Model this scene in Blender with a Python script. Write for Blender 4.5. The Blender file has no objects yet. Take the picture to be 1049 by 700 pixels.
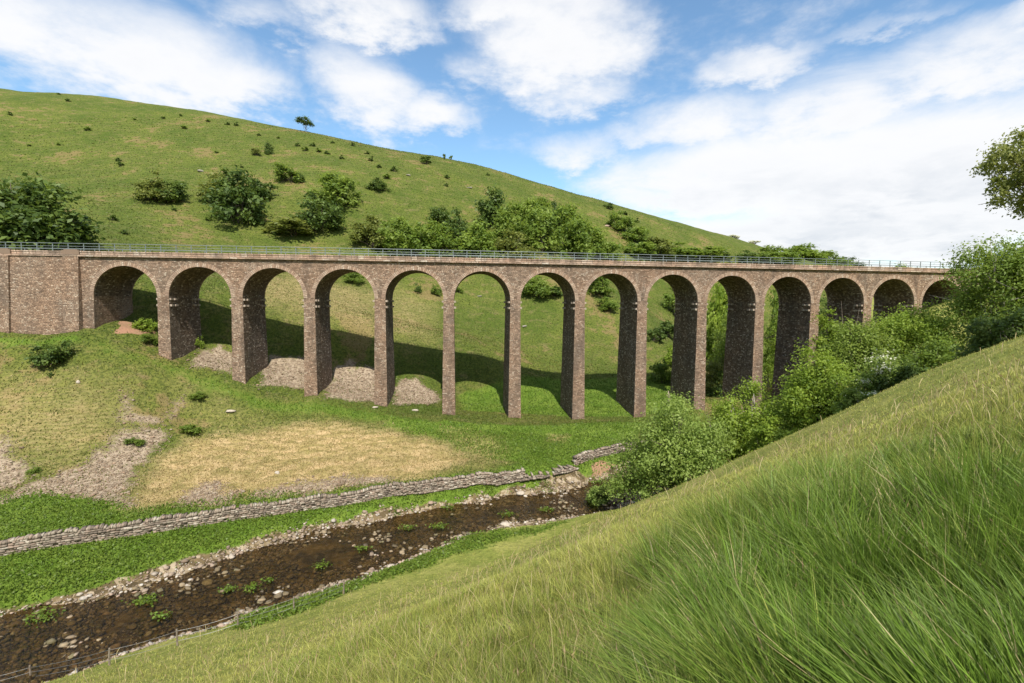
import bpy, math, random
import numpy as np
from mathutils import Matrix, Vector

S = bpy.context.scene
COL = S.collection
rng = np.random.default_rng(7)
R = math.radians

# ------------------------------------------------------------------ camera
F, PITCH, ROLL, EYE = 500.0, R(-4.57), R(0.53), np.array([0.0, 0.0, 24.0])
FWD = np.array([0, math.cos(PITCH), math.sin(PITCH)])
RGT = np.array([1.0, 0, 0])
UPC = np.array([0, -math.sin(PITCH), math.cos(PITCH)])
cr, sr = math.cos(ROLL), math.sin(ROLL)
cam_d = bpy.data.cameras.new('camera')
cam = bpy.data.objects.new('camera', cam_d)
COL.objects.link(cam)
S.camera = cam
cam_d.sensor_width = 36.0
cam_d.lens = 36.0 * F / 1049.0
cam_d.clip_start = 0.1
cam_d.clip_end = 9000
cx_, cy_ = cr * RGT + sr * UPC, cr * UPC - sr * RGT
M = Matrix.Identity(4)
for i in range(3):
    M[i][0], M[i][1], M[i][2], M[i][3] = cx_[i], cy_[i], -FWD[i], EYE[i]
cam.matrix_world = M


def ray(px, py):
    dx, dy = px - 524.5, py - 350.0
    d = (cr * dx + sr * dy) * RGT + F * FWD - (-sr * dx + cr * dy) * UPC
    return d / np.linalg.norm(d)


def at_y(px, py, Y):
    d = ray(px, py)
    return EYE + d * (Y / d[1])


def at_z(px, py, z):
    d = ray(px, py)
    return EYE + d * ((z - EYE[2]) / d[2])


# ------------------------------------------------------------------ noise helpers
def vnoise(x, y, seed=0):
    xi, yi = np.floor(x).astype(np.int64), np.floor(y).astype(np.int64)
    xf, yf = x - xi, y - yi
    u, v = xf * xf * (3 - 2 * xf), yf * yf * (3 - 2 * yf)

    def h(a, b):
        n = (a * 374761393 + b * 668265263 + seed * 982451653) & 0xFFFFFFFF
        n = ((n ^ (n >> 13)) * 1274126177) & 0xFFFFFFFF
        n = n ^ (n >> 16)
        return (n & 0xFFFF) / 65535.0
    a, b, c, d = h(xi, yi), h(xi + 1, yi), h(xi, yi + 1), h(xi + 1, yi + 1)
    return (a + (b - a) * u) * (1 - v) + (c + (d - c) * u) * v


def fbm(x, y, oct=4, seed=0):
    s, a, t = 0.0, 1.0, 0.0
    for o in range(oct):
        s = s + a * (vnoise(x, y, seed + o * 17) - 0.5)
        t += a
        a *= 0.5
        x, y = x * 2.03 + 13.1, y * 2.03 + 7.7
    return s / t * 2


def sstep(a, b, x):
    t = np.clip((x - a) / (b - a), 0, 1)
    return t * t * (3 - 2 * t)


# ------------------------------------------------------------------ viaduct alignment
SP, PT, KAP, ALP = 11.3, 1.72, 0.00072, R(6.99)
BX0, BY0 = 6.13, 84.29
Z_SPR, Z_COR, WID = 24.45, 30.47, 8.6


def br(s, off, z):
    th = ALP + KAP * s
    x = BX0 + (math.sin(th) - math.sin(ALP)) / KAP
    y = BY0 - (math.cos(th) - math.cos(ALP)) / KAP
    return (x - off * math.sin(th), y + off * math.cos(th), z)


# ------------------------------------------------------------------ terrain
ctrl = []
zb = [14.7, 10.7, 8.4, 6.3, 4.8, 4.0, 3.6, 3.7, 5.0, 7.6, 13.0, 18.0, 22.5]
for i, z in enumerate(zb):                       # foot of every pier
    ctrl.append(br((i + 1 - 6.5) * SP, -0.4, z))
for px, py, s_ in ((-40, 338, -93.0), (0, 341, -87.0), (45, 343, -80.0), (84, 341, -74.6)):  # foot of the left abutment
    ctrl.append(at_y(px, py, br(s_, -1.3, 0)[1]))
    ctrl.append(np.array(at_y(px, py, br(s_, -1.3, 0)[1])) + np.array((0.3, 4.5, 1.5)))
for p in ((-110, 74, 19.5), (-110, 60, 10), (-110, 100, 36)):
    ctrl.append(p)
# slope below the viaduct: (px, py, depth)
for q in ((0, 400, 66), (0, 455, 59), (100, 400, 68), (100, 455, 61), (55, 372, 70.5), (165, 385, 74), (200, 430, 71),
          (150, 480, 59), (285, 412, 78), (300, 440, 70), (330, 470, 63), (400, 440, 73), (400, 465, 66), (480, 445, 73),
          (480, 470, 65), (560, 450, 73), (620, 440, 76)):
    ctrl.append(at_y(*q))
# foot of that slope and the river flat: (px, py, z)
for q in ((0, 515, 2.6), (60, 512, 2.6), (130, 521, 2.3), (200, 516, 2.2), (300, 506, 2.2), (400, 497, 2.2), (480, 488, 2.2),
          (560, 478, 2.4), (630, 462, 2.6), (0, 570, 1.7), (100, 553, 1.7), (250, 531, 1.7), (400, 507, 1.8), (520, 489, 1.8),
          (0, 632, 0.4), (85, 615, 0.4), (167, 593, 0.4), (267, 560, 0.4), (350, 537, 0.4), (475, 518, 0.4), (529, 507, 0.4),
          (600, 500, 0.4), (632, 493, 0.4),
          (30, 692, 0.4), (117, 670, 0.4), (233, 633, 0.4), (333, 597, 0.4), (411, 568, 0.4), (457, 546, 0.4), (500, 534, 0.4),
          (579, 528, 0.4), (621, 515, 0.4)):
    ctrl.append(at_z(*q))
# near hillside
GX, GY = 0.42, -0.42
foot = lambda x, y: 22.3 + GX * x + GY * y
for x, y in ((0, 0), (0, -4), (4, 3), (-4, 4), (4, -4), (8, 8), (0, 10),  (-8, 6), 
             (30, -10), (0, -25), (45, -30), (50, 10), (-18, -8)):
    ctrl.append((x, y, foot(x, y) + 0.02 * max(0, -x)))
for q in ((565, 552, 46), (650, 517, 43), (760, 468, 39), (850, 428, 36), (950, 381, 33), (1049, 345, 30), (1150, 306, 28), (600, 543, 28), (680, 517, 28), (735, 494, 28), (790, 470, 28), (865, 432, 27), (740, 494, 24), (800, 468, 22)):
    ctrl.append(at_y(*q))
for x, y, z in ((0, 20, 12.6), (14, 22, 17.5), (6, 30, 8.6), (12, 36, 8.4), (10, 14, 20.3), (16, 12, 23.6), (25, 10, 28.2), (-30, 10, 8.5), (-22, 18, 7.2), (-45, 10, 2.6), (-60, -5, 3), (-60, -40, 14), (-20, 28, 2.9), (-8, 36, 2.2),
                (-85, 25, 1.6), (-75, 40, 2.2), (-120, 20, 2.5), (-110, 40, 4),
                # behind the brow, down to the river and up to the right abutment
                (20, 52, 3.2), (26, 62, 1.6), (34, 55, 8), (45, 50, 13.5), (55, 62, 13), (48, 72, 6.5), (66, 75, 14), (62, 45, 23),
                (75, 62, 23), (88, 80, 27), (110, 70, 40), (100, 105, 29), (90, 40, 40), (130, 40, 56), (130, 110, 40),
                (44, 85, 0.8), (52, 96, 0.8)):
    ctrl.append((x, y, z))
# behind the viaduct and the hill
for q in ((143, 330, 85), (140, 295, 90.4), (140, 281, 96), (215, 348, 88.4), (213, 308, 93.1), (210, 290, 99), (285, 363, 91.5), (278, 325, 96.5), (280, 303, 103.5), (350, 372, 94.1), (350, 338, 99.5), (350, 318, 108), (420, 382, 96.9), (418, 352, 103), (490, 391, 99.8), (490, 363, 106.2), (557, 398, 102), (560, 383, 110.5),
          (625, 398, 104), (680, 395, 106), (0, 249, 97), (60, 258, 95), (205, 270, 118), (345, 296, 128),
          (420, 330, 122), (490, 340, 125), (560, 347, 132), (630, 350, 134), (690, 355, 134),
          (490, 300, 150), (420, 297, 142), (560, 302, 152), (640, 312, 156), (345, 280, 142),
          (0, 170, 175), (120, 180, 175), (250, 190, 178), (380, 205, 185), (500, 225, 200), (600, 245, 215), (700, 270, 230),
          (0, 91, 262), (100, 99, 264), (200, 113, 266), (310, 134, 270), (400, 153, 274), (480, 167, 280), (560, 190, 286),
          (620, 207, 292), (680, 225, 300), (740, 242, 306), (800, 262, 312),
          (850, 273, 420), (930, 279, 430), (800, 330, 200), (860, 320, 200), (940, 300, 220), (1049, 290, 260)):
    ctrl.append(at_y(*q))
for x, y, z in ((-170, 350, 118), (-60, 350, 112), (40, 350, 82), (120, 350, 62), (-260, 330, 128), (58, 115, 1.0), (72, 140, 1.5), (95, 165, 2), (80, 118, 14), (100, 140, 18), (48, 120, 6), (120, 180, 12), (-220, 150, 75),
                (-300, 300, 150), (-330, 180, 95), (-200, 80, 38), (-220, 30, 10), (-300, -50, 10), (300, 60, 90), (350, 250, 60)):
    ctrl.append((x, y, z))
CT = np.array(ctrl, float)


def _tps_fit(c, lam):
    n = len(c)
    d2 = ((c[:, None, :2] - c[None, :, :2]) ** 2).sum(-1) / 1e4
    K = 0.5 * d2 * np.log(d2 + 1e-12) + lam * np.eye(n)
    P = np.c_[np.ones(n), c[:, :2] / 100]
    A = np.block([[K, P], [P.T, np.zeros((3, 3))]])
    return np.linalg.solve(A, np.r_[c[:, 2], 0, 0, 0])


W_TPS = _tps_fit(CT, 3e-5)


def tps(x, y):
    x, y = np.asarray(x, float), np.asarray(y, float)
    shp = x.shape
    x, y = x.ravel(), y.ravel()
    out = np.empty_like(x)
    for a in range(0, len(x), 40000):
        xs, ys = x[a:a + 40000], y[a:a + 40000]
        d2 = ((xs[:, None] - CT[None, :, 0]) ** 2 + (ys[:, None] - CT[None, :, 1]) ** 2) / 1e4
        out[a:a + 40000] = (0.5 * d2 * np.log(d2 + 1e-12)) @ W_TPS[:-3] + W_TPS[-3] + W_TPS[-2] * xs / 100 + W_TPS[-1] * ys / 100
    return out.reshape(shp)


# river: pairs of far / near bank points
far_b = [(0, 632), (85, 615), (167, 593), (267, 560), (350, 537), (475, 518), (529, 507), (600, 500), (634, 491)]
near_b = [(-10, 704), (50, 690), (125, 667), (243, 631), (340, 597), (457, 546), (520, 534), (590, 528), (628, 513)]
RC = []
for a, b in zip(far_b, near_b):
    p, q = at_z(*a, 0.2), at_z(*b, 0.2)
    RC.append(((p[0] + q[0]) / 2, (p[1] + q[1]) / 2, np.hypot(*(p - q)[:2]) / 2))
dx0, dy0 = RC[0][0] - RC[1][0], RC[0][1] - RC[1][1]
l0 = math.hypot(dx0, dy0)
w0 = RC[0][2]
RC = [(RC[0][0] + dx0 / l0 * 90, RC[0][1] + dy0 / l0 * 90 - 8, w0), (RC[0][0] + dx0 / l0 * 30, RC[0][1] + dy0 / l0 * 30 - 1, w0)] + RC
RC += [(26, 68, 3.2), (35, 77, 3.0), (46, 88, 3.0), (58, 112, 3.0), (74, 140, 3.0), (96, 166, 3.0), (130, 200, 3.0)]
RC = np.array(RC)


def river_d(x, y):
    """signed distance outside the water's edge (negative in the river)"""
    best = np.full(np.shape(x), 1e9)
    for (x0, y0, w0), (x1, y1, w1) in zip(RC[:-1], RC[1:]):
        dx, dy = x1 - x0, y1 - y0
        t = np.clip(((x - x0) * dx + (y - y0) * dy) / (dx * dx + dy * dy), 0, 1)
        best = np.minimum(best, np.hypot(x - x0 - t * dx, y - y0 - t * dy) - (w0 + (w1 - w0) * t))
    return best


def far_plain(x, y):
    r = np.hypot(x, y)
    return 38 + 40 * fbm(x / 600, y / 600, 3, 90)


def H(x, y):
    x, y = np.asarray(x, float), np.asarray(y, float)
    z = tps(x, y)
    r = np.hypot(x, y - 60)
    k = sstep(330, 620, r)
    z = np.clip(z, -1.0, 190)
    rr = np.hypot(x, y)
    z = z + fbm(x / 9, y / 9, 3, 3) * (0.05 + 0.35 * sstep(45, 75, rr) * (1 - 0.6 * sstep(1, 6, 8 - z))) + fbm(x / 2.2, y / 2.2, 3, 5) * (0.05 + 0.10 * sstep(50, 90, rr))
    z = z + fbm(x / 34, y / 34, 3, 8) * 1.6 * sstep(125, 190, rr) * (1 - sstep(235, 258, y))
    z = z * (1 - k) + far_plain(x, y) * k
    d = river_d(x, y) + 0.15 + fbm(x / 4, y / 4, 4, 21) * 1.5
    near = rr < 330
    bed = -0.36 + 0.55 * fbm(x / 3.2, y / 3.2, 4, 31)
    zr = np.minimum(z, bed + (z - bed) * sstep(-1.2, 2.0, d))
    zr = np.where(d < 2.0, zr, z)
    # flat valley floor must stay above the water outside the banks
    zr = np.where((d > 1.2) & near, np.maximum(zr, 0.12 + 0.1 * np.clip(d - 1.2, 0, 6)), zr)
    return zr


def hit(px, py, t0=3.0, t1=900.0):
    """point of the ground that a direction from the eye meets first"""
    d = ray(px, py)
    t = np.geomspace(t0, t1, 700)
    P = EYE[None] + d[None] * t[:, None]
    g = P[:, 2] - H(P[:, 0], P[:, 1])
    idx = np.nonzero((g[:-1] > 0) & (g[1:] <= 0))[0]
    if len(idx) == 0:
        return None
    a, b = t[idx[0]], t[idx[0] + 1]
    tt = np.linspace(a, b, 30)
    P = EYE[None] + d[None] * tt[:, None]
    g = P[:, 2] - H(P[:, 0], P[:, 1])
    j = np.nonzero(g <= 0)[0]
    return P[j[0] if len(j) else -1]
# ------------------------------------------------------------------ material helpers
def mat(name):
    m = bpy.data.materials.new(name)
    m.use_nodes = True
    m.node_tree.nodes.clear()
    return m, m.node_tree


class NT:
    """small helper to wire shader nodes"""

    def __init__(self, tree):
        self.t = tree

    def n(self, typ, ins=None, **props):
        nd = self.t.nodes.new(typ)
        for k, v in props.items():
            setattr(nd, k, v)
        for k, v in (ins or {}).items():
            self.set(nd.inputs[k], v)
        return nd

    def set(self, sock, v):
        if isinstance(v, bpy.types.NodeSocket):
            self.t.links.new(v, sock)
        elif isinstance(v, tuple) and len(v) == 3 and sock.type == 'RGBA':
            sock.default_value = (*v, 1)
        else:
            sock.default_value = v

    def math(self, op, a, b=0.0, c=0.0, clamp=False):
        nd = self.n('ShaderNodeMath', operation=op, use_clamp=clamp)
        self.set(nd.inputs[0], a)
        self.set(nd.inputs[1], b)
        self.set(nd.inputs[2], c)
        return nd.outputs[0]

    def mix(self, f, a, b, blend='MIX'):
        nd = self.n('ShaderNodeMix', data_type='RGBA', blend_type=blend)
        self.set(nd.inputs[0], f)
        self.set(nd.inputs[6], a)
        self.set(nd.inputs[7], b)
        return nd.outputs[2]

    def noise(self, vec, scale, detail=4, rough=0.55, out=0, dist=0.0):
        nd = self.n('ShaderNodeTexNoise', {'Scale': scale, 'Detail': detail, 'Roughness': rough, 'Distortion': dist})
        if vec is not None:
            self.set(nd.inputs['Vector'], vec)
        return nd.outputs[out]

    def rng(self, v, a, b, c=0.0, d=1.0, smooth=True):
        nd = self.n('ShaderNodeMapRange', interpolation_type='SMOOTHSTEP' if smooth else 'LINEAR')
        for k, x in zip(('Value', 'From Min', 'From Max', 'To Min', 'To Max'), (v, a, b, c, d)):
            self.set(nd.inputs[k], x)
        return nd.outputs[0]

    def ramp(self, v, stops, mode='LINEAR'):
        nd = self.n('ShaderNodeValToRGB')
        nd.color_ramp.interpolation = mode
        el = nd.color_ramp.elements
        while len(el) < len(stops):
            el.new(0.5)
        for e, (p, c) in zip(el, stops):
            e.position = p
            e.color = (*c, 1)
        self.set(nd.inputs[0], v)
        return nd.outputs[0]

    def attr(self, name, out='Color'):
        return self.n('ShaderNodeAttribute', attribute_name=name).outputs[out]

    def bump(self, h, strength, dist):
        return self.n('ShaderNodeBump', {'Height': h, 'Strength': strength, 'Distance': dist}).outputs[0]

    def scale(self, vec, s):
        nd = self.n('ShaderNodeMapping')
        self.set(nd.inputs['Vector'], vec)
        nd.inputs['Scale'].default_value = s
        return nd.outputs[0]

    def out(self, shader, is_world=False):
        o = self.n('ShaderNodeOutputWorld' if is_world else 'ShaderNodeOutputMaterial')
        self.t.links.new(shader, o.inputs['Surface'])

    def principled(self, color, rough=0.9, normal=None, spec=0.2, **kw):
        ins = {'Base Color': color, 'Roughness': rough, 'Specular IOR Level': spec}
        ins.update(kw)
        nd = self.n('ShaderNodeBsdfPrincipled', ins)
        if normal is not None:
            self.t.links.new(normal, nd.inputs['Normal'])
        return nd.outputs[0]


def stone_material(name, c_lo, c_mid, c_hi, pale, dark_stain=0.35, bw=0.62, rh=0.3):
    m, t = mat(name)
    g = NT(t)
    uv = g.n('ShaderNodeUVMap').outputs[0]
    warp = g.noise(uv, 1.4, 3, out=1)
    vm = g.n('ShaderNodeVectorMath', operation='SCALE')
    sub = g.n('ShaderNodeVectorMath', operation='SUBTRACT')
    g.set(sub.inputs[0], warp)
    sub.inputs[1].default_value = (0.5, 0.5, 0.5)
    g.set(vm.inputs[0], sub.outputs[0])
    vm.inputs['Scale'].default_value = 0.22
    add = g.n('ShaderNodeVectorMath', operation='ADD')
    g.set(add.inputs[0], uv)
    g.set(add.inputs[1], vm.outputs[0])
    bk = g.n('ShaderNodeTexBrick', {'Color1': (0, 0, 0), 'Color2': (1, 1, 1), 'Mortar': (0.45, 0.45, 0.45), 'Scale': 1.0, 'Mortar Size': 0.03,
                                    'Mortar Smooth': 0.3, 'Bias': 0.0, 'Brick Width': bw, 'Row Height': rh}, offset=0.43, squash=0.8, squash_frequency=3)
    g.set(bk.inputs['Vector'], add.outputs[0])
    col = g.ramp(bk.outputs['Color'], [(0.0, c_lo), (0.4, c_mid), (0.66, c_hi), (0.8, c_mid), (0.9, pale), (1.0, c_hi)])
    n1 = g.noise(uv, 3.2, 5, 0.65)
    col = g.mix(g.rng(n1, 0.42, 0.7, 0, 0.75), col, c_lo)
    n2 = g.noise(g.scale(uv, (0.42, 0.10, 1)), 1.0, 5, 0.65)
    col = g.mix(g.rng(n2, 0.46, 0.66, 0, dark_stain), col, (0.085, 0.068, 0.056))
    n4 = g.noise(g.scale(uv, (0.9, 0.16, 1)), 1.0, 4, 0.6)
    col = g.mix(g.rng(n4, 0.58, 0.74, 0, 0.45), col, pale)
    n3 = g.noise(uv, 2.6, 3, 0.6)
    col = g.mix(g.rng(n3, 0.64, 0.74, 0, 0.45), col, pale)
    col = g.mix(g.math('MULTIPLY', bk.outputs['Fac'], 0.8), col, (0.15, 0.11, 0.08))
    n5 = g.noise(uv, 0.16, 3, 0.6)
    col = g.mix(g.rng(n5, 0.40, 0.62, 0, 0.55), col, g.mix(1.0, col, (1.06, 0.93, 0.84), 'MULTIPLY'))
    n6 = g.noise(uv, 0.55, 4, 0.7)
    col = g.mix(g.rng(n6, 0.5, 0.7, 0, 0.5), col, g.mix(1.0, col, (0.55, 0.55, 0.56), 'MULTIPLY'))
    hgt = g.math('ADD', g.math('MULTIPLY', bk.outputs['Fac'], -0.8), g.math('MULTIPLY', g.noise(uv, 4.0, 6, 0.7), 1.3))
    hgt = g.math('ADD', hgt, g.math('MULTIPLY', bk.outputs['Color'], 0.35))
    g.out(g.principled(col, 0.92, g.bump(hgt, 1.0, 0.16)))
    return m


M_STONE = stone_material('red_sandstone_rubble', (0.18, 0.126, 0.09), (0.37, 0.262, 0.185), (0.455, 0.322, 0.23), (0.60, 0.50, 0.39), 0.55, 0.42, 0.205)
M_SOFFIT = stone_material('dark_lime_streaked_rubble', (0.085, 0.062, 0.047), (0.20, 0.15, 0.11), (0.30, 0.23, 0.17), (0.66, 0.58, 0.48), 0.5, 0.46, 0.225)  # same rubble in darker tones with lime streaks, for barrels and pier sides
M_RING = stone_material('arch_voussoir_stone', (0.29, 0.20, 0.145), (0.42, 0.30, 0.22), (0.49, 0.37, 0.275), (0.58, 0.49, 0.4), 0.25, 0.34, 5.0)
M_COPING = stone_material('parapet_stone', (0.28, 0.21, 0.155), (0.41, 0.30, 0.225), (0.48, 0.355, 0.27), (0.58, 0.5, 0.41), 0.45, 1.2, 0.45)


def plain(name, c1, c2, sc=3.0, rough=0.8, metal=0.0, bumpy=0.02):
    m, t = mat(name)
    g = NT(t)
    co = g.n('ShaderNodeTexCoord').outputs['Object']
    n = g.noise(co, sc, 5, 0.65)
    g.out(g.principled(g.mix(g.rng(n, 0.3, 0.7), c1, c2), rough, g.bump(n, 0.6, bumpy), Metallic=metal))
    return m


M_CORBEL = plain('pale_corbel_stone', (0.42, 0.35, 0.28), (0.27, 0.21, 0.165))
M_STEEL = plain('galvanised_steel', (0.24, 0.27, 0.27), (0.17, 0.2, 0.2), 4, 0.5, 0.3)
M_POST = plain('weathered_timber', (0.26, 0.22, 0.17), (0.13, 0.10, 0.075), 6)
M_WIRE = plain('dull_fence_wire', (0.2, 0.2, 0.19), (0.12, 0.12, 0.11), 6, 0.5, 0.5)
M_BALLAST = plain('trackbed_gravel_and_grass', (0.16, 0.15, 0.10), (0.09, 0.12, 0.04), 1.2, 0.95)
M_BARK = plain('bark', (0.16, 0.13, 0.10), (0.07, 0.055, 0.042), 5, 0.95)
M_BARKP = plain('pale_lichen_bark', (0.46, 0.42, 0.36), (0.22, 0.19, 0.16), 5, 0.95)


def attr_stone(name, rough=0.9):
    m, t = mat(name)
    g = NT(t)
    co = g.n('ShaderNodeTexCoord').outputs['Object']
    n = g.noise(co, 7.0, 5, 0.65)
    col = g.mix(g.rng(n, 0.35, 0.7, 0.0, 0.55), g.attr('col'), (0.16, 0.135, 0.11))
    g.out(g.principled(col, rough, g.bump(n, 0.5, 0.03)))
    return m


M_ROCK = attr_stone('loose_limestone_and_sandstone')


def leaf_material(name, dark, mid, light, trans=0.45, hue_n=0.5):
    m, t = mat(name)
    g = NT(t)
    tint = g.attr('tint', 'Fac')
    rnd = g.n('ShaderNodeObjectInfo').outputs['Random']
    v = g.math('ADD', tint, g.math('MULTIPLY', g.math('SUBTRACT', rnd, 0.5), 0.25), clamp=True)
    col = g.ramp(v, [(0.0, dark), (0.5, mid), (1.0, light)])
    p = g.principled(col, 0.55, spec=0.3)
    tr = g.n('ShaderNodeBsdfTranslucent', {'Color': g.mix(0.5, col, (light[0] * 1.5, light[1] * 1.5, light[2]))}).outputs[0]
    ms = g.n('ShaderNodeMixShader', {0: trans})
    t.links.new(p, ms.inputs[1])
    t.links.new(tr, ms.inputs[2])
    g.out(ms.outputs[0])
    return m


M_LEAF = {
    'wood': leaf_material('light_woodland_leaves', (0.085, 0.14, 0.02), (0.15, 0.225, 0.032), (0.24, 0.315, 0.052)),
    'bright': leaf_material('bright_green_leaves', (0.12, 0.19, 0.022), (0.21, 0.30, 0.036), (0.31, 0.39, 0.06)),
    'mid': leaf_material('mid_green_leaves', (0.085, 0.135, 0.02), (0.155, 0.23, 0.036), (0.25, 0.32, 0.06)),
    'dark': leaf_material('dark_green_leaves', (0.042, 0.075, 0.014), (0.08, 0.13, 0.025), (0.145, 0.20, 0.04), 0.35),
    'grey': leaf_material('grey_green_leaves', (0.12, 0.185, 0.034), (0.20, 0.28, 0.056), (0.29, 0.37, 0.09)),
    'olive': leaf_material('olive_green_leaves', (0.095, 0.12, 0.024), (0.17, 0.205, 0.045), (0.27, 0.29, 0.08)),
    'blossom': leaf_material('white_blossom', (0.42, 0.42, 0.30), (0.60, 0.60, 0.46), (0.72, 0.72, 0.6), 0.2),
}


def grass_material(name, trans=0.4):
    m, t = mat(name)
    g = NT(t)
    col = g.attr('col')
    p = g.principled(col, 0.5, spec=0.35)
    tr = g.n('ShaderNodeBsdfTranslucent', {'Color': col}).outputs[0]
    ms = g.n('ShaderNodeMixShader', {0: trans})
    t.links.new(p, ms.inputs[1])
    t.links.new(tr, ms.inputs[2])
    g.out(ms.outputs[0])
    return m


M_GRASS = grass_material('grass_blades')

# ground: masks (scree, bleached grass, lush grass), (soil, river gravel, near slope) are world-space attributes on the mesh
M_GROUND, t = mat('ground')
g = NT(t)
P = g.n('ShaderNodeNewGeometry').outputs['Position']
sx = g.n('ShaderNodeSeparateColor')
g.set(sx.inputs[0], g.attr('mask_a'))
sy = g.n('ShaderNodeSeparateColor')
g.set(sy.inputs[0], g.attr('mask_b'))
mScree, mBle, mLush = sx.outputs
mSoil, mGrav, mNear = sy.outputs
nA = g.noise(P, 0.055, 6, 0.62)
nB = g.noise(P, 0.35, 6, 0.65)
nC = g.noise(P, 2.2, 6, 0.7)
nD = g.noise(g.scale(P, (0.5, 0.5, 3.2)), 0.9, 5, 0.65)
base = g.mix(g.rng(nA, 0.36, 0.64), (0.078, 0.108, 0.017), (0.132, 0.148, 0.029))
base = g.mix(g.rng(nB, 0.46, 0.68, 0, 0.6), base, (0.165, 0.15, 0.05))
base = g.mix(g.rng(nC, 0.42, 0.60, 0, 0.8), base, (0.036, 0.056, 0.011))
base = g.mix(g.rng(g.math('MULTIPLY', nA, g.math('ADD', nB, 0.5)), 0.57, 0.66, 0, 0.55), base, (0.20, 0.135, 0.065))
lush = g.mix(g.rng(nB, 0.35, 0.65), (0.085, 0.145, 0.016), (0.14, 0.195, 0.03))
lush = g.mix(g.rng(nC, 0.46, 0.66, 0, 0.6), lush, (0.038, 0.075, 0.009))
ble = g.mix(g.rng(nD, 0.4, 0.6), (0.44, 0.32, 0.165), (0.30, 0.235, 0.095))
ble = g.mix(g.rng(nC, 0.48, 0.64, 0, 0.6), ble, (0.19, 0.145, 0.06))
sb = g.n('ShaderNodeSeparateXYZ')
g.set(sb.inputs[0], P)
stp = g.math('FRACT', g.math('ADD', g.math('MULTIPLY', sb.outputs[2], 2.6), g.math('MULTIPLY', nB, 3.0)))
ble = g.mix(g.math('MULTIPLY', g.rng(stp, 0.55, 0.75), g.rng(nC, 0.35, 0.6, 0.2, 0.85)), ble, (0.17, 0.14, 0.05))
vo = g.n('ShaderNodeTexVoronoi', {'Vector': P, 'Scale': 2.6, 'Randomness': 1.0})
scr = g.ramp(g.math('FRACT', g.math('MULTIPLY', vo.outputs['Color'], 3.1)), [(0, (0.19, 0.145, 0.10)), (0.5, (0.29, 0.225, 0.155)), (1, (0.36, 0.29, 0.21))])
scr = g.mix(g.rng(nC, 0.5, 0.7, 0, 0.6), scr, (0.13, 0.10, 0.075))
soil = g.mix(g.rng(nB, 0.4, 0.6), (0.34, 0.19, 0.12), (0.27, 0.17, 0.10))
vg = g.n('ShaderNodeTexVoronoi', {'Vector': P, 'Scale': 2.4})
grav = g.ramp(g.math('FRACT', g.math('MULTIPLY', vg.outputs['Color'], 2.7)), [(0, (0.06, 0.045, 0.024)), (0.6, (0.17, 0.125, 0.065)), (1, (0.38, 0.31, 0.22))])
sz = g.n('ShaderNodeSeparateXYZ')
g.set(sz.inputs[0], P)
wet = g.rng(sz.outputs[2], -0.08, 0.12)
nW = g.noise(P, 0.55, 5, 0.65)
grav = g.mix(wet, g.mix(0.5, g.mix(0.5, grav, (0.05, 0.036, 0.018)), g.mix(g.rng(nW, 0.42, 0.60), (0.035, 0.026, 0.014), (0.26, 0.18, 0.065))), grav)
near = g.mix(g.rng(nB, 0.38, 0.64), (0.19, 0.215, 0.045), (0.29, 0.28, 0.08))
near = g.mix(g.rng(nC, 0.45, 0.65, 0, 0.5), near, (0.08, 0.10, 0.022))


def edge(mask, amt=0.5):
    return g.rng(g.math('ADD', mask, g.math('MULTIPLY', g.math('SUBTRACT', nC, 0.5), amt)), 0.35, 0.65)


# narrow sheep tracks that follow the contours of the hill
sq = g.n('ShaderNodeSeparateXYZ')
g.set(sq.inputs[0], P)
trk = g.math('FRACT', g.math('ADD', g.math('MULTIPLY', sq.outputs[2], 0.42), g.math('MULTIPLY', nA, 5.0)))
trm = g.math('MULTIPLY', g.rng(trk, 0.80, 0.92), g.rng(nB, 0.44, 0.62))
base = g.mix(g.math('MULTIPLY', trm, 0.42), base, (0.16, 0.13, 0.06))
c = g.mix(edge(mNear, 0.3), base, near)
c = g.mix(edge(mLush), c, lush)
c = g.mix(g.math('MULTIPLY', mBle, g.rng(nB, 0.2, 0.55, 0.55, 1.0)), c, ble)
c = g.mix(g.rng(g.math('ADD', g.math('ADD', mScree, g.math('MULTIPLY', g.math('SUBTRACT', nC, 0.5), 1.3)), g.math('MULTIPLY', g.math('SUBTRACT', nB, 0.5), 1.5)), 0.32, 0.85), c, scr)
c = g.mix(edge(mSoil), c, soil)
c = g.mix(edge(mGrav), c, grav)
hgt = g.math('ADD', g.math('MULTIPLY', nC, 0.5), g.math('MULTIPLY', nB, 0.8))
g.out(g.principled(c, 0.95, g.bump(hgt, 0.75, 0.5), spec=0.1))

# water
M_WATER, t = mat('peaty_stream_water')
g = NT(t)
P = g.n('ShaderNodeNewGeometry').outputs['Position']
rip = g.noise(g.scale(P, (1.2, 1.6, 1)), 1.6, 5, 0.65, dist=0.6)
nrm = g.bump(rip, 0.8, 0.12)
gl = g.n('ShaderNodeBsdfGlossy', {'Color': (0.9, 0.9, 0.9), 'Roughness': 0.12, 'Normal': nrm}).outputs[0]
tr = g.n('ShaderNodeBsdfTransparent', {'Color': (0.54, 0.47, 0.31)}).outputs[0]
fr = g.n('ShaderNodeFresnel', {'IOR': 1.33, 'Normal': nrm}).outputs[0]
ms = g.n('ShaderNodeMixShader')
g.set(ms.inputs[0], fr)
t.links.new(tr, ms.inputs[1])
t.links.new(gl, ms.inputs[2])
g.out(ms.outputs[0])


# ------------------------------------------------------------------ object helpers
def tag(o, label=None, cat=None, group=None, kind=None):
    if label:
        o['label'] = label
    if cat:
        o['category'] = cat
    if group:
        o['group'] = group
    if kind:
        o['kind'] = kind
    return o


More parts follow.
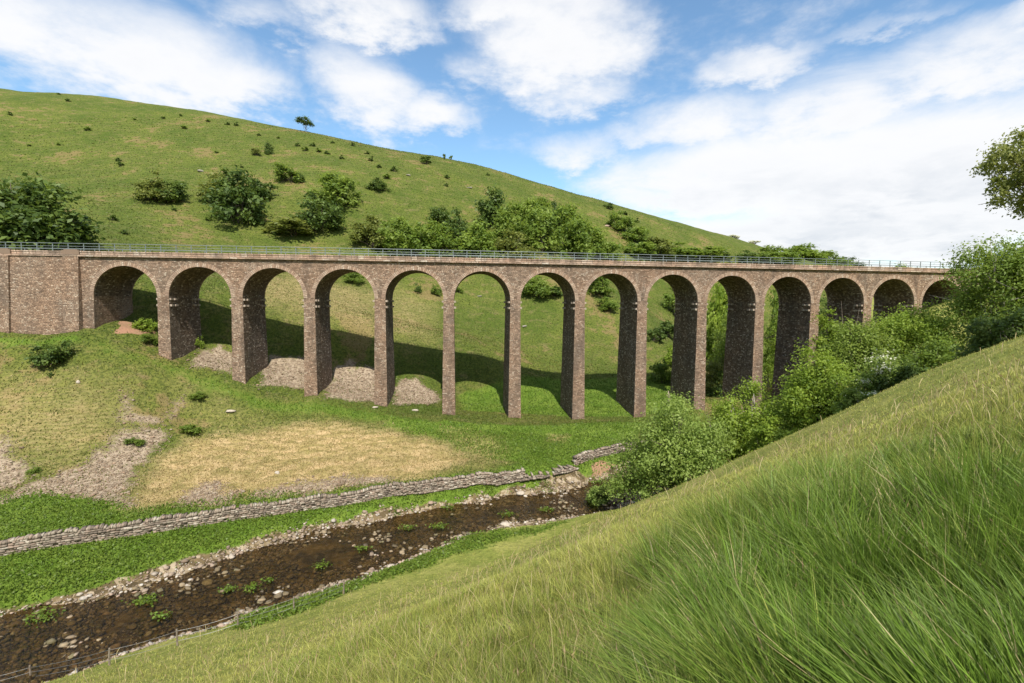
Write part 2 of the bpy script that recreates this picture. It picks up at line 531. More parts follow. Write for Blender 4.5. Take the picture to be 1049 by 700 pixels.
def link(o, parent=None):
    COL.objects.link(o)
    if parent is not None:
        o.parent = parent
    return o


def empty(name, loc=(0, 0, 0)):
    o = bpy.data.objects.new(name, None)
    o.location = loc
    o.empty_display_size = 0.5
    return link(o)


class MB:
    """collects vertices and faces of one mesh"""

    def __init__(self):
        self.v, self.f, self.uv = [], [], []

    def face(self, pts, uvs=None):
        i = len(self.v)
        self.v += [tuple(p) for p in pts]
        self.f.append(tuple(range(i, i + len(pts))))
        self.uv += list(uvs) if uvs else [(0, 0)] * len(pts)

    def hexa(self, c):
        """c: 8 corners, bottom ring 0-3 then top ring 4-7"""
        i = len(self.v)
        self.v += [tuple(p) for p in c]
        for q in ((3, 2, 1, 0), (4, 5, 6, 7), (0, 1, 5, 4), (1, 2, 6, 5), (2, 3, 7, 6), (3, 0, 4, 7)):
            self.f.append(tuple(i + k for k in q))
            self.uv += [(0, 0)] * 4

    def tube(self, pts, rad, n=5):
        i = len(self.v)
        pts = [np.array(p, float) for p in pts]
        for k, p in enumerate(pts):
            d = pts[min(k + 1, len(pts) - 1)] - pts[max(k - 1, 0)]
            d = d / (np.linalg.norm(d) + 1e-9)
            a = np.cross(d, (0.3, 0.9, 0.1) if abs(d[2]) > 0.7 else (0, 0, 1.0))
            a /= np.linalg.norm(a) + 1e-9
            b = np.cross(d, a)
            for j in range(n):
                t = 2 * math.pi * j / n
                self.v.append(tuple(p + rad[k] * (a * math.cos(t) + b * math.sin(t))))
        for k in range(len(pts) - 1):
            for j in range(n):
                self.f.append((i + k * n + j, i + k * n + (j + 1) % n, i + (k + 1) * n + (j + 1) % n, i + (k + 1) * n + j))
                self.uv += [(0, 0)] * 4
        self.f.append(tuple(i + (len(pts) - 1) * n + j for j in range(n)))
        self.uv += [(0, 0)] * n

    def mesh(self, name, m, smooth=False):
        me = bpy.data.meshes.new(name)
        me.from_pydata(self.v, [], self.f)
        ul = me.uv_layers.new(name='UVMap')
        ul.data.foreach_set('uv', np.array(self.uv, np.float32).ravel())
        me.materials.append(m)
        if smooth:
            me.polygons.foreach_set('use_smooth', [True] * len(me.polygons))
        me.update()
        return me

    def build(self, name, m, parent=None, smooth=False):
        return link(bpy.data.objects.new(name, self.mesh(name, m, smooth)), parent)


def np_mesh(name, verts, faces_list, m, col=None, tint=None, smooth=False):
    """verts (n,3); faces_list: list of (k,3) or (k,4) index arrays"""
    me = bpy.data.meshes.new(name)
    me.vertices.add(len(verts))
    me.vertices.foreach_set('co', np.ascontiguousarray(verts, np.float32).ravel())
    loops = np.concatenate([f.ravel() for f in faces_list]).astype(np.int32)
    sizes = np.concatenate([np.full(len(f), f.shape[1]) for f in faces_list])
    me.loops.add(len(loops))
    me.loops.foreach_set('vertex_index', loops)
    me.polygons.add(len(sizes))
    st = np.r_[0, np.cumsum(sizes)[:-1]].astype(np.int32)
    me.polygons.foreach_set('loop_start', st)
    if smooth:
        me.polygons.foreach_set('use_smooth', np.ones(len(sizes), bool))
    me.materials.append(m)
    me.update(calc_edges=True)
    if col is not None:
        a = me.attributes.new('col', 'FLOAT_COLOR', 'POINT')
        a.data.foreach_set('color', np.c_[col, np.ones(len(col))].astype(np.float32).ravel())
    if tint is not None:
        a = me.attributes.new('tint', 'FLOAT', 'POINT')
        a.data.foreach_set('value', tint.astype(np.float32))
    return me


# ------------------------------------------------------------------ ground mesh
def poly_sd(poly, x, y):
    """signed distance to a polygon, positive inside"""
    inside = np.zeros(x.shape, bool)
    best = np.full(x.shape, 1e9)
    n = len(poly)
    for i in range(n):
        (x0, y0), (x1, y1) = poly[i], poly[(i + 1) % n]
        dx, dy = x1 - x0, y1 - y0
        t = np.clip(((x - x0) * dx + (y - y0) * dy) / (dx * dx + dy * dy + 1e-9), 0, 1)
        best = np.minimum(best, np.hypot(x - x0 - t * dx, y - y0 - t * dy))
        c = ((y0 > y) != (y1 > y)) & (x < dx * (y - y0) / (dy if dy else 1e-9) + x0)
        inside ^= c
    return np.where(inside, best, -best)


def ground_poly(pix, ymin=3):
    out = []
    for px, py in pix:
        p = hit(px, py)
        if p is not None:
            out.append((p[0], p[1]))
    return out


ZONES = []   # (channel, strength, softness, polygon)


def zone(ch, pix, strength=1.0, soft=1.2):
    soft = max(soft * 1.6, 1.3) if ch == 'scree' else soft
    ZONES.append((ch, strength, soft, ground_poly(pix)))


zone('lush', [(-60, 520), (0, 508), (60, 503), (140, 520), (300, 505), (400, 495), (520, 478), (640, 455), (645, 490), (530, 506), (350, 536), (170, 592), (0, 630), (-60, 640)], 1, 1.5)
zone('lush', [(400, 426), (540, 436), (660, 432), (650, 470), (560, 480), (500, 470), (440, 446), (390, 438)], 0.9, 2.5)
zone('lush', [(85, 345), (150, 362), (200, 378), (300, 408), (420, 426), (430, 442), (330, 430), (240, 418), (170, 388), (90, 366)], 0.55, 3.0)
zone('lush', [(-40, 340), (85, 342), (90, 356), (-40, 354)], 0.6, 1.5)
zone('ble', [(180, 395), (240, 424), (330, 436), (400, 440), (300, 440), (215, 436)], 0.35, 4)
zone('lush', [(470, 420), (700, 425), (700, 392), (600, 388), (540, 385), (470, 402)], 0.9, 4)
zone('lush', [(230, 640), (340, 602), (460, 552), (520, 538), (600, 528), (570, 542), (460, 575), (340, 618), (250, 648)], 0.7, 2.5)
zone('ble', [(128, 519), (150, 478), (200, 447), (290, 437), (400, 440), (455, 455), (485, 470), (440, 490), (330, 501), (220, 514)], 1.0, 2.5)
zone('ble', [(-60, 385), (60, 395), (125, 400), (118, 450), (60, 480), (0, 470), (-60, 470)], 0.5, 6)
zone('ble', [(455, 440), (510, 450), (515, 475), (480, 480)], 0.45, 3)
zone('ble', [(562, 446), (580, 446), (582, 453), (564, 453)], 0.6, 1.0)
zone('ble', [(250, 282), (300, 282), (385, 300), (385, 340), (330, 322), (260, 310)], 0.55, 6)
zone('ble', [(390, 290), (440, 310), (440, 350), (400, 345)], 0.4, 6)
zone('scree', [(-30, 440), (2, 450), (18, 468), (32, 487), (5, 500), (-30, 505)], 1, 1)
zone('scree', [(120, 402), (130, 404), (140, 420), (160, 428), (178, 408), (196, 402), (197, 410), (172, 428), (150, 436), (124, 438)], 0.62, 0.8)
zone('scree', [(0, 514), (30, 496), (62, 488), (98, 466), (128, 444), (172, 440), (160, 456), (135, 478), (128, 500), (128, 518), (95, 508), (40, 506)], 1, 1)
zone('scree', [(182, 519), (205, 498), (218, 493), (240, 504), (234, 514)], 1, 0.6)
zone('scree', [(250, 511), (270, 500), (300, 496), (352, 489), (400, 489), (400, 496), (340, 502), (262, 513)], 0.85, 0.7)
zone('scree', [(192, 376), (205, 360), (222, 349), (240, 362), (240, 384), (215, 378)], 1, 0.8)
zone('scree', [(262, 396), (276, 364), (320, 363), (322, 398), (290, 396)], 1, 0.8)
zone('scree', [(334, 410), (340, 380), (362, 370), (388, 378), (390, 412)], 1, 0.8)
zone('scree', [(402, 415), (408, 388), (428, 388), (450, 409), (440, 414)], 1, 0.8)
zone('soil', [(112, 341), (122, 329), (148, 331), (160, 344), (140, 344)], 1, 0.7)
zone('soil', [(596, 489), (612, 473), (640, 478), (640, 487), (615, 490)], 1, 0.4)
zone('soil', [(556, 300), (575, 310), (580, 306), (562, 296)], 0.0, 0.5)

r_seg = [np.geomspace(0.35, 20, 190, endpoint=False), np.geomspace(20, 120, 310, endpoint=False), np.geomspace(120, 420, 125, endpoint=False), np.geomspace(420, 6000, 40)]
rad = np.concatenate(r_seg)
az = np.concatenate([np.linspace(-180, -58, 110, endpoint=False), np.linspace(-58, 58, 860, endpoint=False), np.linspace(58, 180, 110, endpoint=False)])
na, nr = len(az), len(rad)
A, RR = np.meshgrid(np.radians(az), rad)
GXs, GYs = (RR * np.sin(A)).ravel(), (RR * np.cos(A)).ravel()
GZs = H(GXs, GYs)
gv = np.c_[GXs, GYs, GZs]
centre = np.array([[0, 0, float(H(np.array([0.0]), np.array([0.0]))[0])]])
gv = np.r_[gv, centre]
i0 = np.arange(nr - 1)[:, None] * na + np.arange(na)[None, :]
i1 = np.arange(nr - 1)[:, None] * na + (np.arange(na)[None, :] + 1) % na
gq = np.stack([i0, i0 + na, i1 + na, i1], -1).reshape(-1, 4)
gt = np.stack([np.full(na, len(gv) - 1), np.arange(na), (np.arange(na) + 1) % na], -1)
gx, gy, gz = gv[:, 0], gv[:, 1], gv[:, 2]
wx, wy = gx + 1.2 * fbm(gx / 2.5, gy / 2.5, 3, 41), gy + 1.2 * fbm(gx / 2.5, gy / 2.5, 3, 43)
CH = {k: np.zeros(len(gv)) for k in ('scree', 'ble', 'lush', 'soil', 'grav', 'near')}
for ch, st, soft, poly in ZONES:
    pa = np.array(poly)
    lo, hi = pa.min(0) - 8, pa.max(0) + 8
    k = np.nonzero((gx > lo[0]) & (gx < hi[0]) & (gy > lo[1]) & (gy < hi[1]))[0]
    sd = poly_sd(poly, wx[k], wy[k])
    CH[ch][k] = np.maximum(CH[ch][k], st * sstep(-soft, soft, sd))
rd = river_d(gx, gy) + 0.9 * fbm(gx / 3, gy / 3, 3, 51)
CH['grav'] = (1 - sstep(0.2, 1.5, rd))
side_near = np.hypot(gx, gy) < 70
# the near hillside: everything on the camera's side of the river
crv = RC[:, :2]
nside = np.full(len(gv), -1e9)


def near_side(x, y):
    """positive on the camera's side of the river"""
    best = np.full(np.shape(x), 1e9)
    sgn = np.zeros(np.shape(x))
    for (x0, y0), (x1, y1) in zip(crv[:-1], crv[1:]):
        dx, dy = x1 - x0, y1 - y0
        t = np.clip(((x - x0) * dx + (y - y0) * dy) / (dx * dx + dy * dy), 0, 1)
        d = np.hypot(x - x0 - t * dx, y - y0 - t * dy)
        s = np.where((x - x0) * dy - (y - y0) * dx > 0, 1.0, -1.0)
        u = d < best
        sgn = np.where(u, s, sgn)
        best = np.where(u, d, best)
    return best * sgn


CH['near'] = sstep(2.5, 6, near_side(gx, gy))
ground_me = np_mesh('ground', gv, [gq, gt], M_GROUND, smooth=True)
for nm, ks in (('mask_a', ('scree', 'ble', 'lush')), ('mask_b', ('soil', 'grav', 'near'))):
    a = ground_me.attributes.new(nm, 'FLOAT_COLOR', 'POINT')
    a.data.foreach_set('color', np.c_[CH[ks[0]], CH[ks[1]], CH[ks[2]], np.ones(len(gv))].astype(np.float32).ravel())
tag(link(bpy.data.objects.new('ground', ground_me)), 'grassy valley sides and river flat around the viaduct', kind='structure')

# stream surface
wm = MB()
wrow = []
for i in range(len(RC) - 1):
    for k in range(6):
        t = k / 6
        wrow.append(RC[i] * (1 - t) + RC[i + 1] * t)
wrow = np.array(wrow)
tan = np.gradient(wrow[:, :2], axis=0)
tan /= np.linalg.norm(tan, axis=1)[:, None]
for i in range(len(wrow) - 1):
    q = []
    for j, s in ((i, 1), (i, -1), (i + 1, -1), (i + 1, 1)):
        w = (wrow[j, 2] + 1.6) * s
        q.append((wrow[j, 0] - tan[j, 1] * w, wrow[j, 1] + tan[j, 0] * w, 0.0))
    wm.face(q)
tag(wm.build('stream_water', M_WATER), 'shallow peaty stream running over its stony bed', kind='structure')
# ------------------------------------------------------------------ viaduct
via = tag(empty('stone_viaduct', br(0, 4.3, 4.0)), 'long curving red sandstone railway viaduct of fourteen round arches striding across the valley', 'viaduct')
VO = np.array(via.location)


def vb(mb, name, m):
    mb.v = [tuple(np.array(p) - VO) for p in mb.v]
    return mb.build(name, m, via)


R_A = (SP - PT) / 2
ARC = np.linspace(0, math.pi, 29)
Z_TOP = Z_COR + 0.08
S_L, S_R = -7 * SP + R_A * 0 - 0.85 - 0.0, 7 * SP - R_A * 0 + 0.85
S_L, S_R = -6 * SP - R_A - 1.7, 7 * SP + R_A + 1.7
S_L, S_R = (1 - 7) * SP - R_A - 1.7, (14 - 7) * SP + R_A + 1.7
span = MB()
for off, flip in ((0.0, False), (WID, True)):
    for j in range(1, 15):
        c = (j - 7) * SP
        xs = [c - SP / 2] + [c - R_A * math.cos(a) for a in ARC] + [c + SP / 2]
        zs = [Z_SPR] + [Z_SPR + R_A * math.sin(a) for a in ARC] + [Z_SPR]
        if j == 1:
            xs[0] = S_L
        if j == 14:
            xs[-1] = S_R
        for k in range(len(xs) - 1):
            q = [(xs[k], zs[k]), (xs[k + 1], zs[k + 1]), (xs[k + 1], Z_TOP), (xs[k], Z_TOP)]
            if flip:
                q = q[::-1]
            span.face([br(s, off, z) for s, z in q], q)
vb(span, 'spandrel_wall', M_STONE)
barrel0 = None
for j in range(1, 15):
    c = (j - 7) * SP
    b = MB()
    offs = np.linspace(0.002, WID - 0.002, 5)
    for k in range(len(ARC) - 1):
        a0, a1 = ARC[k], ARC[k + 1]
        for o0, o1 in zip(offs[:-1], offs[1:]):
            P4 = [br(c - R_A * math.cos(a), o, Z_SPR + R_A * math.sin(a)) for a, o in ((a0, o0), (a1, o0), (a1, o1), (a0, o1))]
            b.face(P4, [(o0 + j * 3.1, a0 * R_A), (o0 + j * 3.1, a1 * R_A), (o1 + j * 3.1, a1 * R_A), (o1 + j * 3.1, a0 * R_A)])
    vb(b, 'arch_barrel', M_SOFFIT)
    for o0, o1 in ((-0.05, 0.25), (WID - 0.25, WID + 0.05)):
        b = MB()
        r0, r1 = R_A - 0.025, R_A + 0.58
        for k in range(len(ARC) - 1):
            a0, a1 = ARC[k], ARC[k + 1]
            pt = lambda a, r, o: br(c - r * math.cos(a), o, Z_SPR + r * math.sin(a))
            u0, u1 = a0 * R_A, a1 * R_A
            uv4 = [(u0, 0.1), (u1, 0.1), (u1, 0.7), (u0, 0.7)]
            f = [pt(a0, r0, o0), pt(a1, r0, o0), pt(a1, r1, o0), pt(a0, r1, o0)]
            bk_ = [pt(a0, r0, o1), pt(a1, r0, o1), pt(a1, r1, o1), pt(a0, r1, o1)]
            b.face(f[::-1], uv4[::-1])
            b.face(bk_, uv4)
            b.face([f[0], f[1], bk_[1], bk_[0]], uv4)
            b.face([f[3], bk_[3], bk_[2], f[2]], uv4)
        vb(b, 'arch_ring', M_RING)

BS, BF = 0.012, 1 / 45.0
pr_rng = random.Random(3)
rear = MB()
for i in range(1, 14):
    s = (i - 6.5) * SP
    x, y, _ = br(s, 0, 0)
    gmin = min(float(H(np.array([br(s, o, 0)[0]]), np.array([br(s, o, 0)[1]]))[0]) for o in (-1, 0, 4, WID, WID + 1))
    zl = np.arange(Z_SPR + 0.01, gmin - 2.0, -0.6)
    pm, inner = MB(), MB()
    ju = i * 7.3

    def ringp(z):
        h = Z_SPR - z
        a, fo = PT / 2 + BS * h, BF * h
        w = lambda: pr_rng.uniform(-0.012, 0.012)
        return [(s - a + w(), -fo + w(), z), (s + a + w(), -fo + w(), z), (s + a + w(), WID + fo + w(), z), (s - a + w(), WID + fo + w(), z)]
    rows = [ringp(z) for z in zl]
    for k in range(len(rows) - 1):
        up, lo = rows[k], rows[k + 1]
        for e in range(4):
            e2 = (e + 1) % 4
            q = [lo[e], lo[e2], up[e2], up[e]]
            if e in (0, 2):
                uvq = [(p[0] + ju, p[2]) for p in q]
            else:
                uvq = [(p[1] + ju + 40, p[2]) for p in q]
            tgt = pm if e in (0, 2) else inner
            tgt.face([br(*p) for p in q], uvq)
    # front and rear faces with the side faces share one pier mesh, two materials
    n_front = len(pm.f)
    base = len(pm.v)
    pm.v += inner.v
    pm.f += [tuple(a + base for a in f) for f in inner.f]
    pm.uv += inner.uv
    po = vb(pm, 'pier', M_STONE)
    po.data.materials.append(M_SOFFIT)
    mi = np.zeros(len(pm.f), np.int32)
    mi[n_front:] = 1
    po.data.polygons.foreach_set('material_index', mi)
    # corbel courses: projecting pale stones left from the arch centring
    for sd in (-1, 1):
        for zc in (24.05, 23.05):
            h = Z_SPR - zc
            a = PT / 2 + BS * h
            for o in (0.15, 1.2, 6.6, 7.75):
                wd = pr_rng.uniform(0.55, 0.75)
                pj = pr_rng.uniform(0.24, 0.34)
                s0, s1 = s + sd * (a - 0.1), s + sd * (a + pj)
                if sd < 0:
                    s0, s1 = s1, s0
                cm = MB() if o < 2 else rear
                cm.hexa([br(p, q, z) for z in (zc - 0.16, zc + 0.16) for p, q in ((s0, o), (s1, o), (s1, o + wd), (s0, o + wd))])
                if o < 2:
                    cm.v = [tuple(np.array(p) - VO) for p in cm.v]
                    cm.build('corbel', M_CORBEL, po)
tag(vb(rear, 'rear_corbel', M_CORBEL), kind='stuff')


def wall_block(mb, s0, s1, o_top, o_bot, z_top, z_bot, back=None, n=None):
    """battered masonry block along the line of the viaduct, its rear at WID/2"""
    back = WID if back is None else back
    n = n or max(1, int((s1 - s0) / 2.5))
    ss = np.linspace(s0, s1, n + 1)
    for a, b in zip(ss[:-1], ss[1:]):
        q = [(a, o_bot, z_bot), (b, o_bot, z_bot), (b, o_top, z_top), (a, o_top, z_top)]
        mb.face([br(*p) for p in q], [(p[0], p[2]) for p in q])
        q = [(b, back - o_bot, z_bot), (a, back - o_bot, z_bot), (a, back - o_top, z_top), (b, back - o_top, z_top)]
        mb.face([br(*p) for p in q], [(p[0], p[2]) for p in q])
        q = [(a, o_top, z_top), (b, o_top, z_top), (b, back - o_top, z_top), (a, back - o_top, z_top)]
        mb.face([br(*p) for p in q], [(p[0], p[1]) for p in q])
    for s_, fl in ((s0, True), (s1, False)):
        q = [(s_, o_bot, z_bot), (s_, back - o_bot, z_bot), (s_, back - o_top, z_top), (s_, o_top, z_top)]
        if fl:
            q = q[::-1]
        mb.face([br(*p) for p in q], [(p[1] + 20, p[2]) for p in q])


for sgn in (-1, 1):
    def sp_(a, b):
        return (a, b) if sgn > 0 else (-b, -a)
    e = 7 * SP + R_A if sgn > 0 else 6 * SP + R_A
    zb_ = 13.0
    # the pier-like end that carries the last arch
    b = MB()
    wall_block(b, *sp_(e - 0.0, e + 1.7), -0.004, -0.42, Z_SPR + 0.01, zb_ - 1, n=1)
    vb(b, 'abutment_end', M_STONE)
    b = MB()
    wall_block(b, *sp_(e + 1.7, e + 4.0), -0.36, -1.35, Z_TOP - 0.004, zb_)
    vb(b, 'pilaster', M_STONE)
    b = MB()
    wall_block(b, *sp_(e + 4.0, e + 11.8), -0.24, -1.22, Z_TOP - 0.006, zb_)
    vb(b, 'abutment_wall', M_STONE)
    b = MB()
    wall_block(b, *sp_(e + 11.8, e + 14.1), -0.52, -1.6, Z_TOP - 0.004, zb_)
    vb(b, 'pilaster', M_STONE)
    b = MB()
    wall_block(b, *sp_(e + 14.1, e + 42.0), -0.24, -1.22, Z_TOP - 0.006, zb_)
    vb(b, 'abutment_wall', M_STONE)
E_L, E_R = -(6 * SP + R_A + 42), 7 * SP + R_A + 42
ss = np.linspace(E_L, E_R, 96)


def strip(o0, o1, z0, z1, name, m, lift=0):
    b = MB()
    for a, c in zip(ss[:-1], ss[1:]):
        cs = [(o0, z0), (o1, z0), (o1, z1), (o0, z1)]
        acc = 0
        for k in range(4):
            p, q = cs[k], cs[(k + 1) % 4]
            ln = math.hypot(p[0] - q[0], p[1] - q[1])
            b.face([br(a, *p), br(a, *q), br(c, *q), br(c, *p)], [(a, acc), (a, acc + ln), (c, acc + ln), (c, acc)])
            acc += ln
    for s_ in (E_L, E_R):
        b.face([br(s_, o0, z0), br(s_, o1, z0), br(s_, o1, z1), br(s_, o0, z1)])
    return vb(b, name, m)


for fr in (0, 1):
    f = (lambda o: o) if not fr else (lambda o: WID - o)
    lo = lambda a, b_: (min(f(a), f(b_)), max(f(a), f(b_)))
    strip(*lo(-0.40, 0.55), Z_TOP + 0.002, Z_TOP + 0.30, 'string_course', M_COPING)
    strip(*lo(-0.10, 0.42), Z_TOP + 0.303, Z_TOP + 0.66, 'parapet', M_COPING)
    strip(*lo(-0.17, 0.48), Z_TOP + 0.663, Z_TOP + 0.86, 'coping', M_COPING)
strip(0.57, WID - 0.57, Z_TOP + 0.004, Z_TOP + 0.22, 'trackbed', M_BALLAST)
for sgn, e in ((-1, 6 * SP + R_A), (1, 7 * SP + R_A)):
    for c in (e + 2.85, e + 12.95):
        b = MB()
        s_ = sgn * c
        b.hexa([br(s_ + a, o, z) for z in (Z_TOP + 0.31, Z_TOP + 0.94) for a, o in ((-1.3, -0.34), (1.3, -0.34), (1.3, 0.5), (-1.3, 0.5))])
        b.hexa([br(s_ + a, o, z) for z in (Z_TOP + 0.943, Z_TOP + 1.08) for a, o in ((-1.0, -0.28), (1.0, -0.28), (1.0, 0.44), (-1.0, 0.44))])
        vb(b, 'coping_block', M_COPING)

# railings on the two parapets
post_me = None
for o_, lab in ((0.1, 'grey galvanised railing on the near parapet of the viaduct, facing the stream'), (WID - 0.1, 'grey galvanised railing on the far parapet of the viaduct, toward the hill')):
    zr0 = Z_TOP + 0.86
    root = tag(empty('steel_railing', br(0, o_, zr0)), lab, 'railing', 'railings along the viaduct deck')
    ro = np.array(root.location)
    if post_me is None:
        pmb = MB()
        pmb.hexa([(a, b_, z) for z in (-0.05, 1.22) for a, b_ in ((-0.05, -0.04), (0.05, -0.04), (0.05, 0.04), (-0.05, 0.04))])
        pmb.hexa([(a, b_, z) for z in (0.003, 0.03) for a, b_ in ((-0.12, -0.1), (0.12, -0.1), (0.12, 0.1), (-0.12, 0.1))])
        post_me = pmb.mesh('post', M_STEEL)
    sp_posts = np.arange(-99.0, 99.5, 2.3)
    for s_ in sp_posts:
        po = link(bpy.data.objects.new('post', post_me), root)
        po.location = np.array(br(s_, o_, zr0)) - ro
    for hz, rr in ((0.28, 0.028), (0.72, 0.032), (1.17, 0.045)):
        b = MB()
        b.tube([np.array(br(s_, o_ - 0.06, zr0 + hz)) - ro for s_ in np.arange(-99.2, 99.6, 2.3)], [rr] * 87, 6)
        b.build('rail', M_STEEL, root)


# ------------------------------------------------------------------ stones
def rock_arrays(n, r):
    """n irregular stones of unit size as (n,12,3) plus faces"""
    ph = (1 + 5 ** 0.5) / 2
    ico = np.array([(-1, ph, 0), (1, ph, 0), (-1, -ph, 0), (1, -ph, 0), (0, -1, ph), (0, 1, ph), (0, -1, -ph), (0, 1, -ph), (ph, 0, -1), (ph, 0, 1), (-ph, 0, -1), (-ph, 0, 1)]) / 1.9
    fa = np.array([(0, 11, 5), (0, 5, 1), (0, 1, 7), (0, 7, 10), (0, 10, 11), (1, 5, 9), (5, 11, 4), (11, 10, 2), (10, 7, 6), (7, 1, 8), (3, 9, 4), (3, 4, 2), (3, 2, 6), (3, 6, 8), (3, 8, 9), (4, 9, 5), (2, 4, 11), (6, 2, 10), (8, 6, 7), (9, 8, 1)])
    v = ico[None] * (1 + r.uniform(-0.3, 0.3, (n, 12, 1))) + r.uniform(-0.12, 0.12, (n, 12, 3))
    v = v * r.uniform(0.6, 1.2, (n, 1, 3)) * np.array([1, 1, 0.62])
    a = r.uniform(0, 6.28, n)
    c, s = np.cos(a)[:, None], np.sin(a)[:, None]
    v = np.stack([v[..., 0] * c - v[..., 1] * s, v[..., 0] * s + v[..., 1] * c, v[..., 2]], -1)
    return v, fa


PAL = np.array([(0.40, 0.34, 0.27), (0.30, 0.23, 0.17), (0.22, 0.16, 0.11), (0.36, 0.26, 0.19), (0.50, 0.45, 0.38), (0.15, 0.10, 0.06)])


def stones(name, x, y, size, r, pal, label, cat, sink=0.15):
    n = len(x)
    v, fa = rock_arrays(n, r)
    v = v * size[:, None, None] * 0.5
    z = H(x, y) + size * (0.3 - sink)
    v = v + np.stack([x, y, z], -1)[:, None, :]
    f = (fa[None] + (np.arange(n) * 12)[:, None, None]).reshape(-1, 3)
    col = pal[r.integers(0, len(pal), n)] * r.uniform(0.75, 1.2, (n, 1))
    me = np_mesh(name, v.reshape(-1, 3), [f], M_ROCK, col=np.repeat(col, 12, 0))
    return tag(link(bpy.data.objects.new(name, me)), label, cat, kind='stuff')


# loose stones: picked over ground vertices so that the density follows the zones
def pick(mask, n, r, jit=0.6):
    k = r.choice(np.nonzero(mask)[0], n)
    return gx[k] + r.normal(0, jit, n), gy[k] + r.normal(0, jit, n)


front = (np.abs(np.degrees(np.arctan2(gx, gy))) < 52) & (gy > 15)
r1 = np.random.default_rng(11)
x, y = pick(front & (CH['scree'] > 0.3), 11000, r1, 0.35)
stones('scree_stones', x, y, r1.uniform(0.10, 0.24, len(x)) * (1 + 1.2 * (r1.random(len(x)) < 0.05)), r1, PAL[:4] * np.array((0.82, 0.77, 0.69)), 'loose broken stones lying in scree patches on the slope below the arches', 'stones')
nb_ = near_side(gx, gy)
rdn = river_d(gx, gy)
x, y = pick(front & (rdn > -1.9) & (rdn < 0.6) & (nb_ < 0) & (gy < 75), 5600, r1, 0.25)
x2, y2 = pick(front & (rdn > -3.2) & (rdn < 0.8) & (nb_ > 0) & (gy < 75), 5000, r1, 0.3)
stones('bank_shingle', np.r_[x, x2], np.r_[y, y2], np.r_[r1.gamma(2.4, 0.075, len(x)), r1.gamma(2.4, 0.075, len(x2))].clip(0.08, 0.8), r1, PAL[[0, 1, 3, 4, 1, 2]] * 0.95, 'pale shingle along both edges of the stream', 'stones')
x, y = pick(front & (rdn < -0.4) & (gy < 75) & (fbm(gx / 3.5, gy / 3.5, 3, 57) > -0.3), 14000, r1, 0.3)
stones('stream_bed_stones', x, y, r1.gamma(1.5, 0.10, len(x)).clip(0.08, 0.65), r1, np.array([(0.19, 0.145, 0.08), (0.12, 0.09, 0.045), (0.26, 0.20, 0.12), (0.08, 0.06, 0.03), (0.24, 0.18, 0.11), (0.13, 0.11, 0.05)]), 'brown stones breaking the surface of the shallow stream', 'stones', -0.05)

# single boulders that stand out
for px, py, sz, lab in (
        (192, 603, 0.95, 'pale flat boulder in mid stream, beside a smaller pale one'),
        (213, 598, 0.7, 'smaller pale boulder in the stream just upstream of a flat one'),
        (67, 652, 0.6, 'white slab of rock in the dark water nearest the lower left corner'),
        (533, 506, 0.9, 'rounded pale boulder on the far bank below the end of the long stone wall'),
        (518, 538, 0.8, 'white boulder at the near edge of the stream on fresh grass'),
        (237, 422, 1.1, 'lone white stone on the green terrace below the second pier'),
        (425, 421, 1.0, 'pale stone lying on grass between the fourth and fifth piers'),
        (384, 418, 0.8, 'pale stone at the foot of the fourth pier'),
        (537, 335, 2.6, 'long pale rock on the green hillside seen through the seventh arch'),
        (491, 304, 1.8, 'small pale rock on the green hillside seen through the sixth arch'),
        (205, 176, 3.6, 'pale rounded crag on the open hillside between two hawthorn clumps'),
        (481, 193, 3.6, 'pale crag on the hillside left of the tall dark tree'),
        (418, 180, 2.6, 'small pale crag high on the hillside above the fifth arch'),
        (622, 232, 4.0, 'rusty crag on the hillside right of the woodland'),
        (80, 392, 0.8, 'small pale stone in the grass below the left abutment'),
        (284, 485, 0.8, 'pale stone near the foot of the bleached grass slope')):
    p = hit(px, py)
    sz = sz * 0.65 if 'hill' in lab else sz
    rr_ = np.random.default_rng(int(px))
    n = 7
    v, fa = rock_arrays(n, rr_)
    v = v[:1] * np.array([1.25, 0.9, 0.9])
    v = v.reshape(-1, 3)
    # one subdivision with noise for a weathered outline
    ed, nf, vl = {}, [], [tuple(q) for q in v]
    for a, b, c in fa:
        m_ = []
        for i_, j_ in ((a, b), (b, c), (c, a)):
            key = (min(i_, j_), max(i_, j_))
            if key not in ed:
                q = (np.array(vl[i_]) + np.array(vl[j_])) / 2 * rr_.uniform(1.0, 1.22)
                ed[key] = len(vl)
                vl.append(tuple(q))
            m_.append(ed[key])
        nf += [(a, m_[0], m_[2]), (b, m_[1], m_[0]), (c, m_[2], m_[1]), tuple(m_)]
    vv = np.array(vl) * sz * 0.5
    cl = np.array((0.46, 0.40, 0.32) if 'hill' not in lab else (0.27, 0.25, 0.2)) if 'rusty' not in lab else np.array((0.38, 0.27, 0.2))
    me = np_mesh('boulder', vv, [np.array(nf)], M_ROCK, col=np.tile(cl, (len(vv), 1)) * rr_.uniform(0.9, 1.1, (len(vv), 1)))
    o = tag(link(bpy.data.objects.new('boulder', me)), lab, 'boulder', 'boulders in the stream and on the slopes')
    o.location = (p[0], p[1], p[2] + sz * 0.10)


